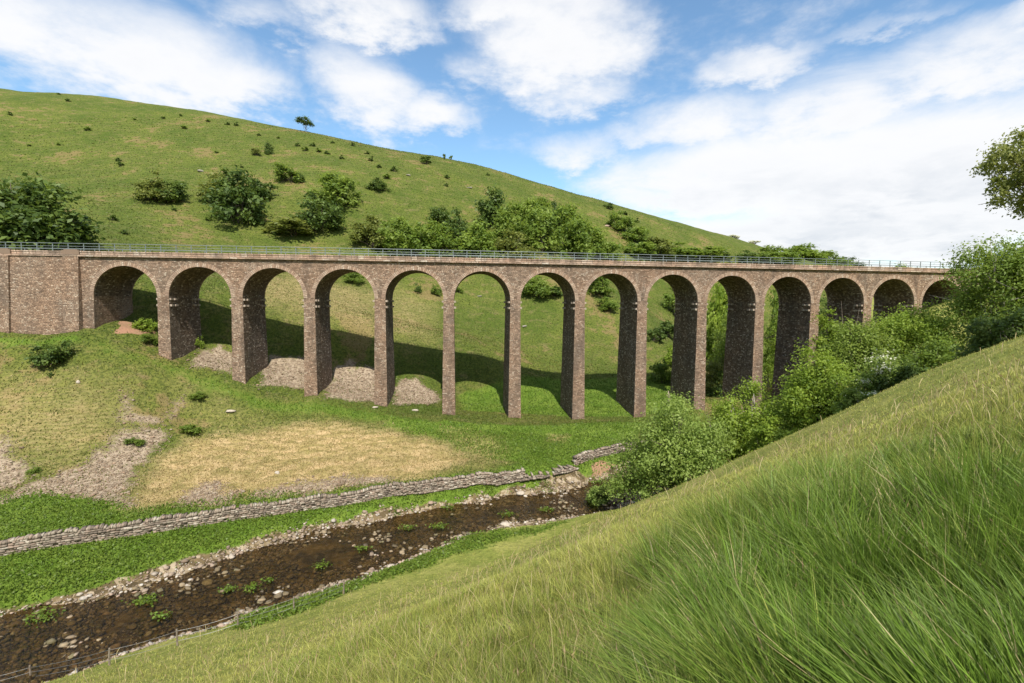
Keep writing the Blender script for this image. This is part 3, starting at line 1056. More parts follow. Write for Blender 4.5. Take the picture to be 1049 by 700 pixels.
# ------------------------------------------------------------------ dry stone walls
def dry_wall(path, height, name, label, seed, ragged=0.0, width=0.75):
    r = np.random.default_rng(seed)
    P2 = [hit(*p)[:2] for p in path]
    pts = []
    for a, b in zip(P2[:-1], P2[1:]):
        n = max(2, int(np.hypot(*(b - a)) / 0.5))
        for k in range(n):
            pts.append(a + (b - a) * k / n)
    pts = np.array(pts + [P2[-1]])
    for _ in range(6):
        pts[1:-1] = 0.25 * pts[:-2] + 0.5 * pts[1:-1] + 0.25 * pts[2:]
    seg = np.r_[0, np.cumsum(np.hypot(*np.diff(pts, axis=0).T))]
    L = seg[-1]
    root_xy = pts[len(pts) // 2]
    root = np.array([root_xy[0], root_xy[1], float(H(np.array([root_xy[0]]), np.array([root_xy[1]]))[0])])
    V, C = [], []

    def frame(s):
        x, y = np.interp(s, seg, pts[:, 0]), np.interp(s, seg, pts[:, 1])
        x2, y2 = np.interp(s + 0.3, seg, pts[:, 0]), np.interp(s + 0.3, seg, pts[:, 1])
        if s + 0.3 > L:
            x2, y2 = 2 * x - np.interp(s - 0.3, seg, pts[:, 0]), 2 * y - np.interp(s - 0.3, seg, pts[:, 1])
        d = np.array([x2 - x, y2 - y])
        d /= np.linalg.norm(d)
        return np.array([x, y]), d, np.array([-d[1], d[0]])

    def stone(s, o, z, l, w, h, tilt=0.0):
        p, d, nn = frame(s)
        zz = gzs(s)
        c = []
        for k in (0, 1):
            for a, b in ((-1, -1), (1, -1), (1, 1), (-1, 1)):
                j = r.uniform(-0.22, 0.22, 3)
                q = p + d * (a * l / 2 * (1 + j[0]) + (tilt * h if k else 0)) + nn * (o + b * w / 2 * (1 + j[1]))
                c.append((q[0], q[1], zz + z + (h if k else 0) * (1 + j[2])))
        V.append(c)
        col = np.array([(0.31, 0.26, 0.20), (0.23, 0.185, 0.14), (0.14, 0.11, 0.085), (0.28, 0.21, 0.16), (0.42, 0.37, 0.30)])[r.choice(5, p=[.3, .25, .15, .2, .1])]
        C.append(col * r.uniform(0.8, 1.15))
    sg = np.linspace(0, L, 400)
    gz_ = H(np.interp(sg, seg, pts[:, 0]), np.interp(sg, seg, pts[:, 1]))
    gzs = lambda s: float(np.interp(s, sg, gz_))
    rag = lambda s: height * (1 - ragged * float(0.5 + 0.5 * fbm(np.array([s / 3.0]), np.array([seed * 1.7]), 3, seed)[0]) * 1.4) + 0.06 * math.sin(s * 0.9) + 0.05 * math.sin(s * 2.3 + 1)
    z = -0.15
    while z < height - 0.1:
        h = r.uniform(0.14, 0.27)
        for side in (-1, 1):
            s = r.uniform(0, 0.3)
            while s < L:
                l = r.uniform(0.2, 0.52)
                if z + h < rag(s) - 0.05:
                    batter = width / 2 * (1 - 0.3 * z / height)
                    stone(s + l / 2, side * (batter - 0.14 + r.uniform(-0.06, 0.06)), z, l * 0.97, 0.34, h * 0.97)
                s += l
        # hearting so that no daylight shows through
        for s in np.arange(0.3, L - 0.3, 0.6):
            if z + h < rag(s) - 0.15:
                stone(s, 0, z, 0.62, width * 0.45, h)
        z += h
    s = 0.1
    while s < L - 0.1:
        l = r.uniform(0.12, 0.24)
        if r.random() > ragged * 0.8:
            stone(s, 0, rag(s) - 0.12, l, width * 0.72, r.uniform(0.22, 0.34), r.uniform(-0.3, 0.3))
        s += l * 1.05
    V_ = np.array(V).reshape(-1, 3) - root
    q = np.array([(3, 2, 1, 0), (4, 5, 6, 7), (0, 1, 5, 4), (1, 2, 6, 5), (2, 3, 7, 6), (3, 0, 4, 7)])
    f = (q[None] + (np.arange(len(V)) * 8)[:, None, None]).reshape(-1, 4)
    me = np_mesh(name, V_, [f], M_ROCK, col=np.repeat(np.array(C), 8, 0))
    o = tag(link(bpy.data.objects.new(name, me)), label, 'stone wall', 'dry stone walls by the stream')
    o.location = root
    return o


dry_wall([(-70, 580), (0, 568), (100, 552), (175, 541), (250, 530), (330, 518), (400, 507), (450, 501), (500, 494), (536, 489)], 1.12, 'dry_stone_wall',
         'long grey dry stone wall running along the far bank of the stream', 21, 0.06)
dry_wall([(588, 476), (600, 470), (615, 466), (640, 462), (668, 458)], 1.0, 'dry_stone_wall', 'short curved length of dry stone wall on the red earth bank, left of the big bush', 22, 0.15)
dry_wall([(530, 491), (545, 489), (560, 487), (575, 483), (588, 479)], 0.65, 'dry_stone_wall', 'tumbled low length of dry stone wall bridging the gap between the two standing walls', 23, 0.75, 1.3)

# ------------------------------------------------------------------ stream-side post and wire fence
fp = [(-40, 716), (32, 699), (112, 682), (182, 662), (244, 644), (301, 627), (352, 609)]
fpts = [hit(*p) for p in fp]
fence = tag(empty('wire_fence', tuple(fpts[3])), 'thin post and wire fence along the near bank of the stream', 'fence')
fo = np.array(fence.location)
tops = []
for i, p in enumerate(fpts):
    b = MB()
    ln = random.Random(i).uniform(-0.06, 0.06)
    q = np.array(p) - fo
    b.tube([q + (0, 0, -0.4), q + (ln * 0.5, 0, 0.6), q + (ln, 0.02, 1.12)], [0.06, 0.055, 0.05], 7)
    b.build('post', M_POST, fence)
    tops.append(q)
for hz in (0.35, 0.68, 1.0):
    b = MB()
    pts = []
    for a, c in zip(tops[:-1], tops[1:]):
        for k in range(6):
            t_ = k / 6
            pts.append(a * (1 - t_) + c * t_ + np.array((0, 0, hz - 0.10 * 4 * t_ * (1 - t_))))
    pts.append(tops[-1] + np.array((0, 0, hz)))
    b.tube(pts, [0.012] * len(pts), 4)
    b.build('wire', M_WIRE, fence)
# ------------------------------------------------------------------ trees
def leaf_mesh(name, clumps, rad, per, leaf, r, m, up=0.5, flat=0.8, tints=None, hole=0.0):
    """diamond leaves gathered in clumps; clumps (n,3), rad (n,)"""
    n = len(clumps)
    tint_c = r.uniform(0.12, 0.88, n) if tints is None else tints
    cnt = np.maximum(8, (per * (rad / rad.mean()) ** 2).astype(int))
    idx = np.repeat(np.arange(n), cnt)
    N = len(idx)
    d = r.normal(size=(N, 3))
    d /= np.linalg.norm(d, axis=1)[:, None]
    # every clump is itself uneven: small sprays along random directions
    sp = r.normal(size=(n, 7, 3))
    sp /= np.linalg.norm(sp, axis=2)[:, :, None]
    pickd = sp[idx, r.integers(0, 7, N)]
    d = d * 0.75 + pickd * 0.75
    rr = (r.random(N) ** 0.5)[:, None] * r.uniform(0.75, 1.15, N)[:, None]
    c = clumps[idx] + d * rr * rad[idx][:, None] * np.array([1, 1, flat])
    nn = d * 0.6 + r.normal(size=(N, 3)) * 0.6 + np.array([0, 0, up])
    nn /= np.linalg.norm(nn, axis=1)[:, None]
    t_ = np.cross(nn, r.normal(size=(N, 3)))
    t_ /= np.linalg.norm(t_, axis=1)[:, None]
    b_ = np.cross(nn, t_)
    sz = leaf * r.uniform(0.6, 1.35, N)[:, None]
    fold = nn * sz * 0.12
    v = np.stack([c - t_ * sz * 0.5, c - b_ * sz * 0.27 + fold, c + t_ * sz * 0.5, c + b_ * sz * 0.27 + fold], 1)
    tint = np.clip(tint_c[idx] + r.normal(0, 0.13, N), 0, 1)
    f = np.arange(N * 4).reshape(-1, 4)
    return np_mesh(name, v.reshape(-1, 3), [f], m, tint=np.repeat(tint, 4))


def crown_layout(r, h, w, base, n, depth=None):
    dw = depth or w
    d = r.normal(size=(n, 3))
    d /= np.linalg.norm(d, axis=1)[:, None]
    dome = base <= 0.06
    d[:, 2] = np.where((d[:, 2] < -0.5) | dome, np.abs(d[:, 2]), d[:, 2])
    lob = r.normal(size=(5, 3))
    lob /= np.linalg.norm(lob, axis=1)[:, None]
    amp = 0.80 + 0.28 * np.max(d @ lob.T, axis=1) + r.uniform(-0.1, 0.1, n)
    rz = h * (1 - base) / 2
    rf = r.uniform(0.42, 0.88, n) * amp
    if dome:          # foliage down to the ground
        c = d * rf[:, None] * np.array([w / 2, dw / 2, h]) * np.array([1, 1, 0.97]) + np.array([0, 0, h * 0.04])
    else:
        c = d * rf[:, None] * np.array([w / 2, dw / 2, rz]) + np.array([0, 0, h * base + rz])
    rad = (w / 2 * 0.5 + rz * 0.5) * r.uniform(0.20, 0.36, n)
    return c, rad


def wood_mb(r, h, clumps, th, nb=12, stems=1, lean=0.0):
    b = MB()
    for s in range(stems):
        a = r.uniform(0, 6.28)
        o = np.array([math.cos(a), math.sin(a), 0]) * (th * 1.8 if stems > 1 else 0)
        top = clumps[r.integers(0, len(clumps))] * np.array([0.5, 0.5, 0.9]) if stems > 1 else np.array([lean, 0, h * 0.72])
        k = np.linspace(0, 1, 6)[:, None]
        path = o * (1 - k) + np.array([0, 0, -0.5]) * (1 - k) + top * k + np.c_[np.sin(k * 3 + s) * th * 0.9, np.cos(k * 2.5 + s) * th * 0.9, k * 0]
        b.tube(path, list(np.linspace(th, th * 0.25, 6)), 7)
        for j in r.choice(len(clumps), min(nb, len(clumps)), replace=False):
            c = clumps[j]
            t0 = r.uniform(0.25, 0.8)
            st = np.array([np.interp(t0, k[:, 0], path[:, q]) for q in range(3)])
            if c[2] < st[2] - 0.3 * h:
                continue
            mid = (st + c) / 2 + r.normal(0, 0.06 * h, 3) * np.array([1, 1, 0.4]) + np.array([0, 0, 0.03 * h])
            r0 = th * (1 - t0) * 0.7 + th * 0.08
            b.tube([st, mid, c], [r0, r0 * 0.6, r0 * 0.25], 5)
            for _ in range(2):
                e = c + r.normal(0, 0.09 * h, 3)
                b.tube([mid * 0.4 + c * 0.6, e], [r0 * 0.35, r0 * 0.1], 4)
    return b


def grow(name, r, h, w, leafk, base=0.12, n=60, per=110, leaf=0.24, th=None, bark=None, stems=1, nb=14, blossom=0.0, depth=None, lean=0.0, flat=0.8):
    """Empty > trunk, crown (, blossom); modelled in metres with the foot at the origin"""
    root = empty(name)
    c, rad = crown_layout(r, h, w, base, n, depth)
    c[:, 0] += lean * (c[:, 2] / h)
    wood_mb(r, h, c, th or 0.035 * h, nb, stems, lean * 0.6).build('trunk', bark or M_BARK, root, True)
    link(bpy.data.objects.new('crown', leaf_mesh('crown', c, rad, per, leaf, r, M_LEAF[leafk], flat=flat)), root)
    if blossom:
        k = r.random(n) < blossom
        out = c[k] + (c[k] - c.mean(0)) * 0.10 + np.array([0, 0, 0.1])
        link(bpy.data.objects.new('blossom', leaf_mesh('blossom', out, rad[k] * 0.75, per * 0.35, leaf * 0.8, r, M_LEAF['blossom'])), root)
    return root


def copy_tree(o):
    c = o.copy()
    COL.objects.link(c)
    for ch in o.children:
        d = ch.copy()
        COL.objects.link(d)
        d.parent = c
    return c


# --- trees and bushes between the near slope and the viaduct: (px, top py, width px, depth, ...)
near_trees = [
    # px, top, wid, Y, leaf, base, stems, bark, blossom, n, per, label, category
    (692, 414, 112, 51, 'grey', 0.02, 5, 'd', 0, 120, 135, 'broad grey green bush at the lower end of the brow beside the stream', 'bush'),
    (738, 424, 50, 62, 'olive', 0.05, 3, 'p', 0, 40, 110, 'olive green bush standing directly in front of the ninth pier', 'bush'),
    (772, 402, 82, 55, 'bright', 0.05, 3, 'p', 0, 80, 120, 'thin light green tree with pale bare stems showing, right of the broad grey bush', 'tree'),
    (796, 424, 52, 49, 'bright', 0.03, 4, 'd', 0, 40, 105, 'low light green bush in the dip between the thin tree and the bright round tree', 'bush'),
    (815, 405, 44, 60, 'mid', 0.05, 3, 'd', 0, 36, 100, 'mid green bush wedged in front of the tenth arch left of the round tree', 'bush'),
    (841, 355, 84, 52, 'bright', 0.04, 4, 'd', 0, 75, 130, 'bright yellow green round tree before the foot of the eleventh pier', 'tree'),
    (884, 328, 62, 60, 'mid', 0.1, 2, 'd', 0, 55, 110, 'mid green tree with a pointed top crossing the twelfth pier', 'tree'),
    (900, 362, 60, 47, 'grey', 0.05, 4, 'd', 0.40, 50, 95, 'hawthorn with creamy blossom, centre of the thicket on the brow', 'hawthorn tree'),
    (880, 396, 48, 43, 'mid', 0.02, 4, 'd', 0.30, 32, 85, 'low white blossom speckled bush at the grass edge, right of the bright round tree', 'bush'),
    (934, 322, 84, 61, 'bright', 0.08, 2, 'd', 0, 80, 120, 'rounded light green tree whose top covers the foot of the thirteenth pier', 'tree'),
    (930, 372, 62, 45, 'dark', 0.02, 5, 'd', 0, 50, 110, 'dark green bush right of the blossoming hawthorn at the edge of the grass', 'bush'),
    (972, 344, 80, 50, 'mid', 0.03, 3, 'd', 0, 75, 115, 'dense mid green tree on the brow between the tall light tree and the right edge', 'tree'),
    (1030, 250, 84, 54, 'mid', 0.10, 2, 'p', 0, 85, 105, 'tall airy tree hiding the right hand end of the viaduct', 'tree'),
    (1080, 262, 84, 55, 'olive', 0.10, 2, 'd', 0, 60, 105, 'tree cut by the right edge of the view, beside the tall airy one', 'tree'),
    (1034, 318, 66, 38, 'dark', 0.02, 4, 'p', 0, 50, 95, 'dark bush with pale twigs at the top of the grass slope by the right edge', 'bush'),
]
for i, (px, py, wpx, Y, lk, base, stems, bk_, blo, n, per, lab, cat) in enumerate(near_trees):
    r = np.random.default_rng(100 + i)
    top = at_y(px, py, Y)
    zg = float(H(np.array([top[0]]), np.array([top[1]]))[0])
    h, w = (top[2] - zg) * (1.22 if px < 800 else 1.08), wpx * 1.22 / F * Y
    big = h > 8
    root = grow('tree' if cat != 'bush' else 'bush', r, h, w, lk, base=base, n=int(n * 1.4), per=int(per * 1.9), leaf=0.30 if Y > 48 else 0.27, th=min(0.22, 0.022 * h), bark=M_BARKP if bk_ == 'p' else M_BARK,
                stems=stems, nb=9 if stems > 2 else 16, blossom=blo, depth=w * 0.95)
    root.location = (top[0], top[1], zg)
    tag(root, lab, cat, 'trees and bushes between the grass brow and the viaduct')

# overhanging tree whose trunk stands just outside the frame
r = np.random.default_rng(301)
cen = at_y(1110, 166, 30)
zg = float(H(np.array([cen[0] + 4.2]), np.array([cen[1] + 1.0]))[0])
root = empty('tree', (cen[0] + 4.2, cen[1] + 1.0, zg))
tag(root, 'leafy branch ends of a tall tree reaching in from the upper right edge', 'tree')
n = 230
d = r.normal(size=(n, 3))
d /= np.linalg.norm(d, axis=1)[:, None]
cl = d * r.uniform(0.4, 0.95, n)[:, None] * np.array([5.6, 4.0, 3.2]) + np.array([-4.2, -1.0, cen[2] - zg])
dr = np.array([(-6.3, -1.2, -2.0), (-6.0, -0.6, -1.6), (-5.6, -0.8, -1.3), (-6.4, -0.7, -1.1), (-6.2, -1.0, -2.4), (-5.2, -1.2, -2.2), (-4.6, -0.9, -2.9), (-5.0, -0.9, -0.6)]) + np.array([-2.7, 0, cen[2] - zg + 0.1])
cl = np.r_[cl, dr]
ra = np.r_[r.uniform(0.45, 0.95, n), np.full(len(dr), 0.55)]
wood_mb(r, (cen[2] - zg) * 1.1, cl, 0.3, 40, 1).build('trunk', M_BARK, root, True)
link(bpy.data.objects.new('crown', leaf_mesh('crown', cl, ra, 150, 0.20, r, M_LEAF['olive'], up=0.35)), root)

# --- prototypes for the far vegetation, all 1 unit wide and 1 unit high
def proto(seed, leafk, kind):
    r = np.random.default_rng(seed)
    nm, n, per, leaf = {'tree': ('tree', 42, 90, 0.078), 'bush': ('bush', 24, 80, 0.10), 'tiny': ('bush', 9, 40, 0.2), 'pine': ('tree', 24, 90, 0.06), 'wide': ('tree', 42, 90, 0.075)}[kind]
    root = empty(nm)
    if kind == 'pine':
        d = r.normal(size=(n, 3))
        d /= np.linalg.norm(d, axis=1)[:, None]
        c = d * np.array([0.42, 0.3, 0.24]) * r.uniform(0.4, 1, n)[:, None] + np.array([0.05, 0, 0.64])
        rad = r.uniform(0.09, 0.15, n)
    else:
        c, rad = crown_layout(r, 1, 1, {'tree': 0.06, 'wide': 0.0}.get(kind, -0.05), n)
        rad = rad * 1.2
    wood_mb(r, 1, c, 0.016, 8, 1 if kind in ('tree', 'pine') else 3).build('trunk', M_BARK, root, True)
    link(bpy.data.objects.new('crown', leaf_mesh('crown', c, rad, per, leaf, r, M_LEAF[leafk])), root)
    return root


PROTO, USED = {}, set()


def far_plant(kind, leafk, var=0):
    key = (kind, leafk, var)
    if key not in PROTO:
        PROTO[key] = proto(500 + var * 31 + sum(map(ord, kind + leafk)), leafk, kind)
    if key not in USED:
        USED.add(key)
        return PROTO[key]
    return copy_tree(PROTO[key])


FAR = []  # kind, leaf, px, base py, height px, width px, adjective text, depth override


def far(kind, leafk, px, pyb, hpx, wpx, text, Y=None):
    leafk = 'wood' if leafk == 'bright' and pyb < 280 else leafk
    k = 1.22 if kind in ('wide', 'bush') else 1.0
    FAR.append((kind, leafk, px, pyb, hpx * (1.1 if k > 1 else 1), wpx * k, text, Y))


# big trees left
far('tree', 'dark', 16, 254, 92, 74, 'large dark tree')
far('wide', 'dark', 54, 258, 66, 72, 'large spreading tree with layered boughs')
far('wide', 'dark', 6, 262, 60, 60, 'dark full tree')
far('bush', 'mid', 40, 205, 22, 34, 'dull green bush')
# hillside clumps
far('wide', 'olive', 158, 206, 27, 30, 'olive hawthorn')
far('bush', 'dark', 174, 207, 27, 28, 'dark hawthorn')
far('wide', 'olive', 226, 208, 32, 34, 'olive hawthorn')
far('wide', 'dark', 243, 228, 52, 46, 'big dark rounded tree')
far('bush', 'dark', 265, 204, 24, 26, 'dark bush')
far('bush', 'mid', 295, 187, 20, 24, 'mid green bush')
far('tree', 'dark', 308, 187, 12, 8, 'small upright dark shrub')
far('wide', 'mid', 343, 212, 36, 44, 'round mid green tree')
far('wide', 'dark', 328, 235, 38, 40, 'dark rounded tree')
far('bush', 'olive', 300, 240, 16, 44, 'low olive scrub')
far('tree', 'dark', 275, 158, 14, 9, 'small upright dark shrub')
far('bush', 'olive', 262, 159, 9, 9, 'small olive shrub')
far('pine', 'dark', 313, 135, 17, 22, 'lone wind bent dark tree on the skyline')
# woodland above the middle of the viaduct
far('wide', 'dark', 388, 195, 12, 18, 'small dark bush')
far('wide', 'olive', 380, 252, 30, 34, 'olive green tree')
far('wide', 'mid', 405, 257, 34, 36, 'mid green tree')
far('wide', 'bright', 425, 262, 38, 34, 'light green tree')
far('tree', 'dark', 450, 229, 22, 26, 'small dark round tree')
far('wide', 'mid', 440, 258, 32, 32, 'mid green tree')
far('wide', 'dark', 468, 252, 34, 26, 'dark green tree')
far('wide', 'bright', 455, 264, 34, 32, 'light green tree')
far('wide', 'bright', 490, 266, 42, 40, 'light yellow green tree')
far('tree', 'dark', 505, 232, 46, 38, 'tallest dark tree of the wood')
far('wide', 'mid', 520, 252, 42, 34, 'mid green tree')
far('wide', 'bright', 540, 238, 38, 34, 'light green tree')
far('wide', 'mid', 552, 258, 46, 38, 'broad mid green tree')
far('tree', 'bright', 555, 222, 26, 24, 'small light green tree')
far('wide', 'bright', 580, 250, 46, 36, 'light green tree')
far('wide', 'mid', 590, 265, 44, 36, 'mid green tree')
far('wide', 'dark', 570, 240, 34, 24, 'dark green tree')
far('wide', 'bright', 605, 262, 34, 30, 'light green tree')
far('bush', 'mid', 622, 266, 22, 24, 'low mid green bush')
far('wide', 'olive', 525, 268, 30, 40, 'olive scrubby tree')
far('bush', 'mid', 636, 236, 20, 22, 'mid green bush')
far('bush', 'mid', 650, 248, 20, 24, 'mid green bush')
far('bush', 'dark', 662, 254, 14, 18, 'dark bush')
far('bush', 'olive', 672, 264, 22, 32, 'olive scrub')
far('bush', 'mid', 700, 264, 14, 40, 'low green scrub')
far('bush', 'dark', 740, 266, 10, 16, 'low dark scrub')
far('bush', 'dark', 624, 214, 7, 9, 'tiny dark bush')
# right skyline
far('bush', 'blossom', 749, 249, 8, 12, 'white blossoming hawthorn', 305)
far('bush', 'blossom', 771, 256, 9, 12, 'white blossoming hawthorn', 300)
far('wide', 'mid', 790, 272, 20, 34, 'mid green tree', 310)
far('wide', 'bright', 815, 274, 26, 34, 'light green tree', 310)
far('wide', 'bright', 842, 275, 18, 26, 'light green tree', 330)
far('wide', 'dark', 866, 276, 12, 26, 'low dark tree', 350)
far('wide', 'mid', 922, 281, 13, 20, 'lone round tree', 430)
far('wide', 'dark', 770, 270, 14, 30, 'dark scrub', 300)
far('wide', 'bright', 828, 277, 22, 30, 'rounded light green tree', 315)
far('wide', 'mid', 803, 275, 18, 34, 'broad mid green tree', 305)
far('wide', 'mid', 856, 279, 15, 26, 'low mid green tree', 335)
far('wide', 'mid', 780, 272, 13, 32, 'low mid green scrub', 300)
far('bush', 'dark', 880, 280, 9, 22, 'low dark bush', 350)
far('bush', 'mid', 720, 264, 12, 40, 'pale green scrub')
far('bush', 'bright', 685, 262, 14, 34, 'light green scrub')
far('bush', 'mid', 655, 262, 18, 32, 'dull green scrub')
# seen through the arches
far('bush', 'dark', 428, 300, 9, 8, 'small dark shrub')
far('bush', 'mid', 447, 302, 10, 10, 'small green shrub')
far('wide', 'mid', 363, 290, 16, 18, 'green bush with a thin pale stem')
far('wide', 'mid', 548, 303, 22, 30, 'mid green bush')
far('bush', 'dark', 568, 303, 12, 18, 'dark bush')
far('wide', 'mid', 612, 302, 24, 26, 'mid green bush')
far('bush', 'mid', 690, 322, 24, 20, 'green bush')
far('bush', 'dark', 672, 350, 18, 16, 'dark bush')
far('bush', 'mid', 678, 392, 26, 20, 'green bush')
far('bush', 'mid', 470, 300, 7, 8, 'little green shrub')
far('wide', 'mid', 752, 380, 60, 40, 'spreading mid green tree', 118)
far('wide', 'dark', 742, 415, 40, 40, 'low dark tree', 106)
far('wide', 'bright', 740, 310, 26, 34, 'light green tree', 150)
far('bush', 'dark', 684, 345, 20, 22, 'dark green bush')
far('bush', 'bright', 694, 375, 28, 26, 'light green bush')
far('bush', 'mid', 700, 300, 20, 24, 'mid green shrub')
far('bush', 'mid', 624, 318, 14, 18, 'low green shrub')
far('wide', 'mid', 806, 310, 30, 34, 'spreading mid green tree', 145)
far('wide', 'dark', 850, 330, 40, 30, 'dark green tree', 118)
far('wide', 'mid', 848, 420, 40, 30, 'low mid green tree', 105)
far('tree', 'mid', 745, 400, 105, 44, 'tall mid green tree', 112)
far('tree', 'olive', 733, 420, 60, 34, 'grey olive tree', 108)
far('wide', 'mid', 760, 330, 48, 40, 'round mid green tree', 135)
far('tree', 'bright', 800, 345, 66, 30, 'light green tree', 128)
far('tree', 'mid', 812, 400, 60, 34, 'mid green tree', 112)
far('tree', 'bright', 846, 385, 80, 24, 'light green tree', 112)
# bushes on the slope below the viaduct
far('bush', 'dark', 52, 374, 27, 30, 'round dark bush on the grass below the abutment', None)
far('tiny', 'dark', 52, 386, 6, 7, 'tiny dark shrub below the round bush', None)
far('bush', 'mid', 201, 409, 8, 14, 'small green shrub beside the scree gully', None)
far('bush', 'mid', 195, 442, 8, 18, 'low green shrub on the edge of the bleached slope', None)
far('bush', 'mid', 138, 456, 8, 16, 'low green shrub in the scree', None)
far('bush', 'mid', 34, 485, 6, 10, 'small green shrub by the left hand scree fan', None)
far('bush', 'bright', 149, 338, 17, 18, 'leafy green weed clump on red soil in the first arch', None)
far('bush', 'mid', 153, 353, 12, 14, 'low weed clump at the foot of the first pier', None)
far('bush', 'bright', 203, 356, 14, 10, 'bright green sapling against the inner face of the second arch', None)
far('wide', 'grey', 614, 516, 20, 26, 'small grey green willow bush on the stream bank left of the big bush', None)
# little dark shrubs dotted over the open hill
for px, py, s_ in ((70, 104, 5), (138, 123, 4), (167, 122, 4), (185, 119, 4), (189, 132, 7), (213, 125, 5), (233, 128, 5), (242, 129, 5), (90, 134, 7), (265, 139, 4), (285, 142, 4),
                   (305, 150, 5), (312, 155, 7), (320, 150, 6), (327, 156, 6), (335, 158, 6), (341, 147, 4), (60, 149, 4), (122, 165, 6), (124, 170, 7), (115, 226, 9), (128, 240, 8), (179, 216, 6), (213, 226, 7),
                   (281, 241, 5), (350, 163, 5), (362, 150, 6), (376, 158, 5), (380, 165, 6), (404, 176, 8), (388, 172, 6), (396, 183, 9), (437, 168, 12), (458, 183, 7), (457, 191, 5), (455, 160, 4), (462, 161, 4),
                   (500, 180, 4), (10, 118, 5), (30, 150, 4), (60, 97, 4), (150, 190, 4), (222, 157, 4), (248, 172, 4), (590, 214, 4), (640, 220, 6), (652, 228, 6)):
    far('tiny', 'dark' if px % 3 else 'mid', px, py, s_ * 0.8, s_ * 1.1, ('tiny ' if s_ < 6 else 'small ') + ('dark bush' if px % 3 else 'green bush'))

ORD = ['first', 'second', 'third', 'fourth', 'fifth', 'sixth', 'seventh', 'eighth', 'ninth', 'tenth', 'eleventh', 'twelfth', 'thirteenth', 'fourteenth']
PIERX = [95, 168, 244, 318, 389, 458, 526, 592, 657, 721, 779, 836, 889, 939, 981]
named = {}
for i, (kind, lk, px, pyb, hpx, wpx, text, Yo) in enumerate(FAR):
    if Yo:
        g0 = at_y(px, pyb, Yo)
        p = np.array([g0[0], g0[1], float(H(np.array([g0[0]]), np.array([g0[1]]))[0])])
        if p[2] > g0[2] + 0.02 * Yo:      # ground already higher than the foot seen: use the ground seen
            q = hit(px, pyb)
            p = q if q is not None else p
    else:
        p = hit(px, pyb)
        if p is None:
            p = hit(px, pyb + 3)
        if p is None:
            p = hit(px, pyb + 8)
    if p is None:
        continue
    dist = p[1]
    topz = at_y(px, pyb - hpx, dist)[2]
    h, w = max(0.3, topz - p[2]), wpx / F * dist
    if Yo and Yo < 140:
        o = grow('tree', np.random.default_rng(900 + i), h, w, lk, base=0.05, n=60, per=110, leaf=0.45, th=0.2)
    else:
        o = far_plant(kind, lk, i % 3)
        o.scale = (w, w, h)
    o.rotation_euler = (0, 0, (i * 2.399) % 6.283 if kind != 'pine' else 0.0)
    o.location = p
    a = sum(px > b for b in PIERX)
    below = pyb > 340 and px < 220 or pyb > 420 and px < 660
    if below:
        grp, place = 'bushes on the slope below the viaduct', ''
    elif pyb > 275 and not (Yo and Yo > 200):
        grp, place = 'trees and bushes seen through the arches', ' seen through the %s arch' % ORD[min(max(a - 1, 0), 13)]
    elif kind == 'pine':
        grp, place = 'trees on the far hillside', ''
    else:
        band = 'near the crest' if kind == 'tiny' and pyb < 145 else 'on the open hillside' if pyb < 215 else 'just behind the deck'
        where = 'over the left abutment' if a == 0 else 'over the %s arch' % ORD[min(a - 1, 13)]
        grp, place = ('little dark bushes dotted over the hill' if kind == 'tiny' else 'trees on the far hillside'), ' %s %s' % (band, where)
    named.setdefault(text + place, []).append((px, pyb, o, text, place, grp))
RANK = {2: ['left of the two', 'right of the two'], 3: ['leftmost of three', 'middle one of three', 'rightmost of three']}
for key, lst in named.items():
    lst.sort(key=lambda q: q[0])
    for k, (px, pyb, o, text, place, grp) in enumerate(lst):
        if len(lst) == 1:
            ex = ''
        elif len(lst) in RANK:
            ex = ', ' + RANK[len(lst)][k]
        else:
            ex = ', %s from left of %d' % (ORD[k], len(lst))
        cat = 'hawthorn' if 'hawthorn' in text else 'tree' if ' tree' in text else 'bush'
        tag(o, text + place + ex, cat, grp)

M_BARKD = plain('dry_dead_wood', (0.34, 0.28, 0.21), (0.2, 0.16, 0.12), 5, 0.95)
# pale dead trunk against the ninth pier
p = hit(686, 416)
root = tag(empty('dead_tree', tuple(p)), 'pale leaning dead trunk with broken limbs behind the ninth pier', 'dead tree')
b = MB()
b.tube([(0, 0, -0.4), (-0.25, 0, 1.3), (-0.1, 0.1, 2.6), (-0.5, 0.1, 3.8), (-0.45, 0.1, 4.6)], [0.45, 0.4, 0.34, 0.24, 0.1], 9)
b.build('trunk', M_BARKD, root, True)
root.scale = (0.62, 0.62, 0.62)
b = MB()
b.tube([(-0.1, 0.1, 2.5), (-0.9, 0.2, 3.1), (-1.1, 0.2, 3.4)], [0.2, 0.14, 0.06], 7)
b.build('limb', M_BARKD, root, True)
b = MB()
b.tube([(-0.2, 0, 1.8), (0.5, -0.3, 2.3)], [0.18, 0.09], 7)
b.build('limb', M_BARKD, root, True)

# ------------------------------------------------------------------ ground cover
r2 = np.random.default_rng(23)


